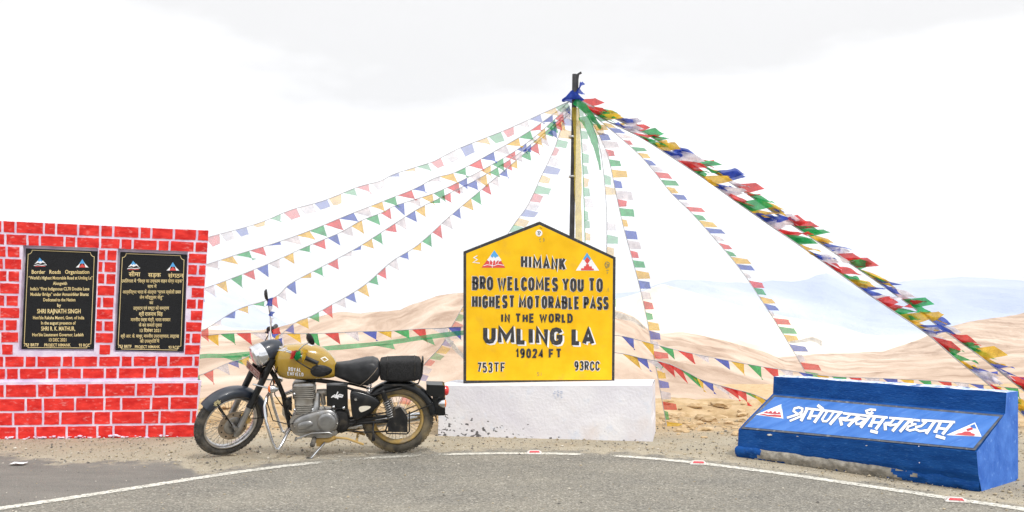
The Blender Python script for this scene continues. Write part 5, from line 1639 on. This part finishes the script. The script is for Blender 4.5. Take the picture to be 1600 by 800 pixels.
S = Shape(); S.lathe(Bp(550, 264, 0), Vector((.1, 0, 1)), [(.035, -.012), (.036, .004), (.03, .012), (0, .014)], 20); bpart(S, 'filler_cap', M_chrome, False, tank)
S = Shape()
put_stroke(S, lambda x, y, o: Vector(((x + 11 - 560) / BK, tank_at(x, y, o).y, tank_at(x, y, o).z)), [(585, 322), (600, 318), (612, 330), (598, 336), (585, 322)], 4, .004); bpart(S, 'tank_badge', M_cream, False, tank, fix=False)

# seat
def body_ring(x, zt, zb, w_, n=26, e1=.6, e2=.5):
    r_ = []
    for k in range(n):
        an = 2 * math.pi * k / n; c_, s_ = math.cos(an), math.sin(an)
        zc = (zt + zb) / 2; h = (zb - zt) / 2
        r_.append(Bp(x, zc - h * math.copysign(abs(s_) ** e1, s_), w_ * math.copysign(abs(c_) ** e2, c_)))
    return r_
S = Shape()
ST_ = [(644, 352, 392, .045), (650, 345, 402, .07), (680, 343, 414, .085), (710, 340, 426, .105), (745, 333, 436, .130), (780, 326, 438, .150), (808, 325, 428, .155), (828, 334, 414, .145), (838, 350, 395, .115)]
S.loft([body_ring(*t) for t in ST_]); seat = bpart(S, 'seat', M_leather)
S = Shape()
S.tube([tuple(Bp(x, y, -d)) for x, y, d in ((752, 436, .112), (768, 420, .142), (790, 400, .158), (815, 372, .158), (830, 352, .142))], .003, 5)
bpart(S, 'piping', M_disc, False, seat)
for sy in (-1, 1):
    S = Shape(); pts = []
    for k in range(61):
        t = k / 60; an = t * 2 * math.pi * 5
        pts.append(Bp(792, 462 - 40 * t, .10 * sy) + Vector((math.cos(an), math.sin(an), 0)) * .020)
    S.tube(pts, .004, 6); bpart(S, 'seat_spring', M_chrome, False, seat)
# pillion pad under a mesh bag
S = Shape()
S.loft([body_ring(x, a, b, w_, 26, .3, .4) for x, a, b, w_ in ((838, 340, 405, .10), (843, 331, 414, .122), (870, 327, 418, .13), (930, 325, 420, .135), (985, 325, 418, .135), (1005, 328, 412, .12), (1013, 340, 402, .09))])
pil = bpart(S, 'pillion_bag', M_mesh)
S = Shape()
for x, a, b, w_ in ((870, 327, 418, .132), (985, 325, 418, .137)):
    rg = body_ring(x, a - 1, b + 1, w_ * 1.01, 26, .3, .4); S.tube(rg + [rg[0]], .003, 5, caps=False)
bpart(S, 'strap', M_steelb, False, pil)
S = Shape()
for sy in (-1, 1):
    S.tube([Bp(850, 425, .115 * sy), Bp(950, 428, .12 * sy), Bp(1000, 420, .11 * sy), Bp(1015, 385, .10 * sy), Bp(1020, 325, .09 * sy)], .007, 8)
S.tube([Bp(1020, 325, -.09), Bp(1020, 320, 0), Bp(1020, 325, .09)], .007, 8)
bpart(S, 'grab_rail', M_steelb)

# rear mudguard
S = arc_sheet(RC, guard_prof(RR_ + .022, .078, .045), R(-68), R(82), 50)
bpart(S, 'rear_mudguard', M_bpaint)
# tail unit
S = Shape()
S.loft([[Bp(x, y0, -w_), Bp(x, y0, w_), Bp(x, y1, w_), Bp(x, y1, -w_)] for x, y0, y1, w_ in ((1035, 430, 470, .06), (1048, 432, 482, .07), (1105, 434, 487, .072), (1114, 438, 484, .068))], smooth=False)
S.loft([[Bp(x, y0, -w_), Bp(x, y0, w_), Bp(x, y1, w_), Bp(x, y1, -w_)] for x, y0, y1, w_ in ((1062, 488, 560, .05), (1085, 488, 570, .06), (1112, 488, 570, .055), (1116, 492, 566, .05))], smooth=False)
tail = bpart(S, 'tail_unit', M_bpaint)
S = Shape(); S.lathe(Bp(1113, 466, 0), Vector((1, 0, 0)), [(.046, 0), (.046, .022), (.036, .036), (.015, .042), (0, .043)], 24); bpart(S, 'tail_lamp', M_redl)
for sy in (-1, 1):
    ic = Bp(1106, 508, .12 * sy)
    S = Shape(); S.tube([Bp(1095, 506, .04 * sy), ic], .008, 8); S.lathe(ic, Vector((1, 0, 0)), [(0, -.052), (.02, -.045), (.034, -.02), (.038, .004), (.038, .014)], 20); ind = bpart(S, 'indicator', M_chrome)
    S = Shape(); S.lathe(ic, Vector((1, 0, 0)), [(.037, .012), (.033, .024), (0, .03)], 20); bpart(S, 'lens', M_orange, False, ind)
S = Shape(); S.tube([Bp(1112, 530, -.05), Bp(1117, 575, -.055), Bp(1130, 583, -.055)], .004, 6); S.tube([Bp(1112, 530, .05), Bp(1117, 578, .055), Bp(1130, 583, .05)], .004, 6); bpart(S, 'plate_bracket', M_steelb)
for sy in (-1, 1):
    S = Shape(); S.tube([Bp(905, 575, .088 * sy), Bp(960, 555, .09 * sy), Bp(1060, 515, .085 * sy)], .006, 8); S.tube([Bp(1080, 592, .08 * sy), Bp(1075, 570, .08 * sy), Bp(1062, 560, .085 * sy)], .006, 8); bpart(S, 'mudguard_stay', M_steelb)

# frame
S = Shape()
S.tube([steer(axp(330)), Bp(410, 420, 0), Bp(432, 480, 0), Bp(446, 560, 0), Bp(458, 625, 0)], .022, 12)
S.tube([Bp(385, 330, 0), Bp(470, 400, 0), Bp(640, 425, 0), Bp(700, 440, 0)], .020, 10)
for sy in (-1, 1):
    S.tube([Bp(640, 425, .03 * sy), Bp(720, 445, .09 * sy), Bp(800, 470, .115 * sy), Bp(860, 455, .12 * sy), Bp(930, 440, .11 * sy)], .012, 8)
    S.tube([Bp(640, 430, .04 * sy), Bp(640, 560, .07 * sy), Bp(650, 640, .08 * sy)], .014, 8)
    S.tube([Bp(650, 640, .08 * sy), Bp(735, 590, .10 * sy), Bp(800, 470, .115 * sy)], .011, 8)
S.tube([Bp(458, 625, 0), Bp(520, 660, 0), Bp(650, 640, 0)], .018, 8)
bpart(S, 'frame', M_steelb)
S = Shape()
for sy in (-1, 1):
    S.tube([Bp(665, 600, .085 * sy), Bp(780, 592, .09 * sy), Bp(913, 586, .085 * sy), Bp(930, 586, .085 * sy)], [.018, .016, .014, .012], 10)
bpart(S, 'swingarm', M_steelb)
for sy in (-1, 1):
    S = Shape()
    a, b = Bp(853, 455, .135 * sy), Bp(893, 590, .115 * sy)
    S.tube([a, a.lerp(b, .3)], .024, 14); S.tube([a.lerp(b, .3), b], .013, 10); S.lathe(a, YA, [(0, -.02), (.022, -.02), (.022, .02), (0, .02)], 14); S.lathe(b, YA, [(0, -.02), (.02, -.02), (.02, .02), (0, .02)], 14)
    sh = bpart(S, 'shock_absorber', M_steelb)
    S = Shape(); pts = []
    dd = (b - a).normalized(); uu = dd.cross(YA).normalized(); v2 = dd.cross(uu)
    for k in range(91):
        t = k / 90; an = t * 2 * math.pi * 8
        pts.append(a.lerp(b, .28 + .56 * t) + (uu * math.cos(an) + v2 * math.sin(an)) * .030)
    S.tube(pts, .0055, 6); bpart(S, 'spring', M_alu, False, sh)
# chain and guard on the left
S = Shape(); S.loft([[Bp(x, y0, -.07), Bp(x, y0, -.10), Bp(x, y1, -.10), Bp(x, y1, -.07)] for x, y0, y1 in ((690, 585, 600), (760, 575, 588), (850, 562, 574), (915, 548, 560))], smooth=False); bpart(S, 'chain_guard', M_steelb)
S = Shape(); S.tube([Bp(665, 625, -.08), Bp(780, 636, -.08), Bp(905, 632, -.08)], .007, 6); S.tube([Bp(665, 578, -.08), Bp(905, 545, -.08)], .007, 6); bpart(S, 'chain', M_steelb)
# saree guard / foot plate by the rear wheel
S = Shape()
S.tube([Bp(900, 530, -.125), Bp(872, 600, -.15), Bp(862, 630, -.16), Bp(868, 642, -.16), Bp(952, 646, -.16), Bp(962, 635, -.16), Bp(962, 550, -.14)], .007, 8)
S.loft([[Bp(x, y0, -.140), Bp(x, y0, -.144), Bp(x, y1, -.156), Bp(x, y1, -.152)] for x, y0, y1 in ((872, 598, 636), (900, 540, 638), (925, 530, 638), (955, 575, 640))], smooth=False)
bpart(S, 'side_guard', M_steelb)

# engine
S = Shape()
def rbox_ring(cx, cy, hx, hy, n=24, e=.35):
    r_ = []
    for k in range(n):
        an = 2 * math.pi * k / n; c_, s_ = math.cos(an), math.sin(an)
        r_.append(Bp(cx, cy) + Vector((hx * math.copysign(abs(c_) ** e, c_), hy * math.copysign(abs(s_) ** e, s_), 0)))
    return r_
tilt = lambda cy: 515 + (cy - 490) * .02
y = 430
while y < 556:
    if 483 < y < 504:
        S.loft([rbox_ring(tilt(y), y + 20, .086, .075), rbox_ring(tilt(y), y, .088, .075)]); y += 20; continue
    hw_ = .100 if y < 483 else .088 - .012 * (y - 504) / 50
    S.loft([rbox_ring(tilt(y), y + 4, hw_, .10), rbox_ring(tilt(y), y, hw_, .10)])
    y += 8.5
S.loft([rbox_ring(tilt(555), 565, .070, .07), rbox_ring(tilt(430), 425, .074, .07)])
cyl = bpart(S, 'cylinder', M_fin)
S = Shape(); S.loft([rbox_ring(515, 432, .102, .09), rbox_ring(515, 424, .10, .088), rbox_ring(515, 418, .085, .075)]); S.box(Bp(560, 438, -.06), (.03, .03, .04)); bpart(S, 'cylinder_head', M_alu)
S = Shape()
for (x, y) in ((478, 462), (478, 530), (552, 530)): S.lathe(Bp(x, y, -.101), YA * -1, [(.012, 0), (.012, .006), (0, .007)], 10)
bpart(S, 'bolts', M_chrome, False, cyl)
def pillow(S, outline, steps, m=0):
    """domed cover; outline in picture px, steps (inset 0-1, depth)"""
    cx = sum(p[0] for p in outline) / len(outline); cy = sum(p[1] for p in outline) / len(outline)
    rings = [[Bp(cx + (x - cx) * (1 - i), cy + (y - cy) * (1 - i), d) for x, y in outline] for i, d in steps]
    S.loft(rings, m)
def smooth_outline(pts, it=2):
    for _ in range(it):
        q = []
        for a, b in zip(pts, pts[1:] + pts[:1]):
            q += [(a[0] * .75 + b[0] * .25, a[1] * .75 + b[1] * .25), (a[0] * .25 + b[0] * .75, a[1] * .25 + b[1] * .75)]
        pts = q
    return pts
S = Shape()
pillow(S, smooth_outline([(458, 560), (520, 545), (640, 545), (668, 590), (655, 650), (600, 660), (480, 650), (455, 610)]), [(0, .12), (0, -.09), (.03, -.095)])
bpart(S, 'crankcase', M_fin)
prim = smooth_outline([(466, 618), (470, 590), (500, 566), (560, 548), (610, 536), (648, 548), (662, 590), (650, 632), (610, 648), (540, 642), (490, 640)])
S = Shape(); pillow(S, prim, [(-.02, -.085), (-.02, -.112), (.0, -.124), (.06, -.136), (.2, -.143), (.5, -.147), (.95, -.148)]); pc_ = bpart(S, 'primary_cover', M_alu)
S = Shape(); ccl = [(612 + 40 * math.cos(k * .2618), 592 + 42 * math.sin(k * .2618)) for k in range(24)]
pillow(S, ccl, [(0, -.138), (.0, -.152), (.08, -.160), (.35, -.166), (.95, -.168)]); bpart(S, 'clutch_dome', M_alu, False, pc_)
S = Shape(); pillow(S, smooth_outline([(485, 605), (505, 588), (545, 582), (560, 600), (535, 618), (500, 625)]), [(0, -.14), (0, -.152), (.15, -.157), (.9, -.159)])
for x, y in ((478, 612), (520, 572), (575, 552), (640, 562), (655, 600), (636, 636), (560, 640)): S.lathe(Bp(x, y, -.124), YA * -1, [(.009, 0), (.009, .014), (0, .016)], 8)
bpart(S, 'cover_boss', M_alu, False, pc_)
# barrel-side pipe / breather elbow behind the cylinder, carburettor
S = Shape(); S.tube([Bp(575, 470, -.03), Bp(572, 520, -.07), Bp(560, 545, -.09), Bp(545, 560, -.09)], [.028, .032, .03, .026], 12); bpart(S, 'starter_housing', M_alu)
S = Shape(); S.tube([Bp(570, 468, 0), Bp(600, 470, 0), Bp(630, 468, 0)], [.03, .038, .03], 12); S.tube([Bp(596, 470, -.02), Bp(600, 520, -.02)], .022, 10); S.tube([Bp(586, 500, -.05), Bp(606, 530, -.06), Bp(590, 555, -.06), Bp(575, 520, -.05)], .006, 6); bpart(S, 'throttle_body', M_fin)
S = Shape(); S.loft([[Bp(x, y0, -.07), Bp(x, y0, -.02), Bp(x, y1, -.02), Bp(x, y1, -.07)] for x, y0, y1 in ((450, 485, 530), (468, 480, 540))], smooth=False); S.tube([Bp(445, 475, -.095), Bp(470, 500, -.098), Bp(452, 530, -.098), Bp(470, 558, -.095)], .009, 6); S.box(Bp(458, 500, -.095), (.045, .02, .045)); bpart(S, 'horn', M_steelb)
S = Shape(); S.tube([Bp(470, 470, .08), Bp(430, 490, .12), Bp(425, 580, .15), Bp(470, 650, .16), Bp(640, 655, .17)], .02, 12); S.tube([Bp(640, 655, .17), Bp(680, 650, .17), Bp(1040, 600, .18), Bp(1060, 598, .18)], [.022, .042, .042, .03], 16); bpart(S, 'exhaust', M_chrome)
# side panels
S = Shape()
S.loft([[Bp(x, y0, d) for x, y0 in ((616, 432), (703, 434), (704, 540), (617, 524))] for d, y0 in ((-.05, 0), (-.118, 0))], smooth=False)
S.loft([[Bp(x, y0, -.118) for x, y0 in ((616, 432), (703, 434), (704, 540), (617, 524))], [Bp(x, y0, -.124) for x, y0 in ((619, 436), (700, 438), (701, 536), (620, 521))]], smooth=False)
bx_ = bpart(S, 'battery_box', M_bpaint)
S = Shape(); bm_ = lambda x, y, o: Bp(x, y, -.1245 - o)
for i, pl in enumerate([[(636, 487), (650, 476), (660, 480), (672, 474), (684, 478), (680, 486)], [(640, 480), (655, 488), (668, 484), (682, 486)], [(664, 462), (656, 480), (664, 494)], [(645, 484), (678, 481)]]): put_stroke(S, bm_, pl, 4.6, .0005 + .0002 * i)
bpart(S, 'badge', M_white, False, bx_, fix=False)
for x, y in ((645, 528), (687, 533)):
    S = Shape(); S.lathe(Bp(x, y, -.126), YA * -1, [(.013, 0), (.013, .006), (0, .007)], 12); bpart(S, 'bolt', M_chrome, False, bx_)
S = Shape()
tb = smooth_outline([(712, 462), (735, 458), (790, 474), (838, 500), (842, 520), (800, 556), (740, 592), (722, 580), (716, 520)])
pillow(S, tb, [(0, -.05), (0, -.118), (.04, -.130), (.15, -.137), (.9, -.140)])
tbx = bpart(S, 'tool_box', M_bpaint)
S = Shape(); S.v = []; 
oval = smooth_outline([(748, 530), (765, 522), (802, 524), (798, 534), (775, 546), (756, 552)], 2)
S.add([Bp(x, y, -.1425) for x, y in oval], [tuple(range(len(oval)))]); bpart(S, 'decal', M_cream, False, tbx, fix=False)
S = Shape(); S.lathe(Bp(738, 495, -.135), YA * -1, [(.024, 0), (.024, .006), (.018, .008), (.0, .008)], 18, 0); S.lathe(Bp(738, 495, -.135), YA * -1, [(.012, .009), (.0, .010)], 12, 1); bpart(S, 'lock', [M_steelb, M_chrome], False, tbx)
S = Shape()
pillow(S, smooth_outline([(640, 545), (700, 545), (712, 600), (700, 640), (660, 650), (645, 600)]), [(0, .05), (0, -.10), (.2, -.112), (.9, -.115)])
bpart(S, 'gearbox_cover', M_steelb)
# leg guard
S = Shape()
lgp = [(388, 448, .06), (372, 468, .14), (366, 500, .21), (374, 560, .25), (396, 640, .26), (408, 674, .26), (420, 680, .25), (432, 665, .22), (450, 632, .14), (462, 618, .06)]
for sy in (-1, 1):
    S.tube([Bp(x, y, d * sy) for x, y, d in lgp], .0135, 12)
bpart(S, 'leg_guard', M_chrome)
# pegs, pedals, stand
S = Shape(); S.tube([Bp(484, 660, -.16), Bp(500, 655, -.16), Bp(550, 636, -.165), Bp(620, 634, -.165), Bp(632, 640, -.16)], [.010, .008, .008, .008, .008], 8); S.tube([Bp(484, 660, -.13), Bp(484, 660, -.20)], .011, 10); bpart(S, 'gear_lever', M_alu)
S = Shape(); S.tube([Bp(562, 658, -.10), Bp(562, 658, -.27)], .022, 12); S.lathe(Bp(562, 658, -.27), YA * -1, [(.024, 0), (.024, .01), (0, .012)], 12); bpart(S, 'foot_peg', M_tyre); S = Shape(); S.tube([Bp(562, 658, .10), Bp(562, 658, .27)], .022, 12); bpart(S, 'foot_peg', M_tyre)
S = Shape(); S.tube([Bp(812, 590, -.10), Bp(808, 615, -.13), Bp(812, 645, -.16)], .010, 8); S.tube([Bp(812, 645, -.14), Bp(812, 645, -.24)], .017, 10); bpart(S, 'pillion_peg', M_steelb)
S = Shape(); S.tube([Bp(560, 668, -.09), Bp(620, 668, -.09), Bp(650, 655, -.09)], .022, 10); S.box(Bp(585, 678, -.10), (.06, .03, .05)); bpart(S, 'stand_bracket', M_rust)
S = Shape()
foot_l = Vector(((550 - 560) / BK, 0, 0))
# foot of the stand reaches the ground plane: solve in leaned coordinates
yy = -.29
zf = (-math.sin(LEAN) * yy) / math.cos(LEAN)
fp = Vector((-.012, yy, zf + .010))
tpv = Bp(604, 676, -.11)
S.tube([tpv, tpv.lerp(fp, .5), fp], [.013, .010, .010], 10); S.box(fp + Vector((-.01, 0, 0)), (.055, .04, .012))
bpart(S, 'side_stand', M_chrome)
S = Shape()
for sy in (-1, 1): S.tube([Bp(640, 655, .09 * sy), Bp(700, 655, .13 * sy), Bp(770, 680, .15 * sy)], .011, 8)
S.tube([Bp(740, 668, -.14), Bp(740, 668, .14)], .011, 8); bpart(S, 'centre_stand', M_rust)

for o in bike.children:
    if o.name.split('.')[0] in ('primary_cover', 'battery_box', 'tool_box', 'side_guard', 'gearbox_cover', 'gear_lever'): o.location.z += .024
    if o.name.split('.')[0] in ('primary_cover', 'cylinder', 'cylinder_head', 'crankcase', 'gear_lever'): o.location.x += .010
    if o.name.split('.')[0] in ('seat', 'pillion_bag'): o.location.z += .012
# little flags tied to the handlebar
bpy.context.view_layer.update()
BM = Matrix.Translation(bike.location) @ Matrix.Rotation(YAW, 4, 'Z') @ Matrix.Rotation(LEAN, 4, 'X')
fr0 = BM @ steer(Bp(440, 262, -.26))
rt = thing('prayer_flag_string', 'small bright flags and ribbons knotted along the motorcycle handlebar', 'prayer flags', fr0)
def hf(p, c, w_, h_, sx=.3):
    w_ *= .8; h_ *= .8
    a = BM @ steer(p); b = a + Vector((w_, -.01, w_ * sx))
    flag_mesh(a, b, Vector((random.uniform(-.02, .02), -.02, -h_)), 'rect', .012, .6).build('flag', FM[c], rt, fix=False)
hf(Bp(425, 246, -.22), RED, .055, .09, -.1); hf(Bp(432, 246, -.265), GREEN, .06, .085, .4); hf(Bp(452, 252, -.30), YELLOW, .055, .09, .5)
hf(Bp(410, 252, -.12), WHITE, .05, .06); hf(Bp(440, 250, .22), RED, .09, .06, .35)
hf(Bp(430, 250, .10), YELLOW, .05, .10, .5); hf(Bp(420, 254, .05), BLUE, .07, .085, .3); hf(Bp(405, 258, -.06), WHITE, .06, .06, .2)
hf(Bp(440, 120, .31), BLUE, .06, .09, .3); hf(Bp(442, 150, .30), WHITE, .05, .07); hf(Bp(446, 175, .29), BLUE, .06, .05, -.2)
hf(Bp(446, 206, .27), WHITE, .045, .06); hf(Bp(456, 232, -.28), YELLOW, .07, .04, -.1)
S = Shape(); S.tube([BM @ steer(Bp(425, 250, -.22)), BM @ steer(Bp(408, 258, -.10)), BM @ steer(Bp(405, 258, .05)), BM @ steer(Bp(430, 252, .2)), BM @ steer(Bp(444, 200, .28)), BM @ steer(Bp(440, 125, .31))], .004, 5); S.build('cord', M_cordw, rt, fix=False)

for o in bpy.data.objects:
    if 'world_built' in o: del o['world_built']
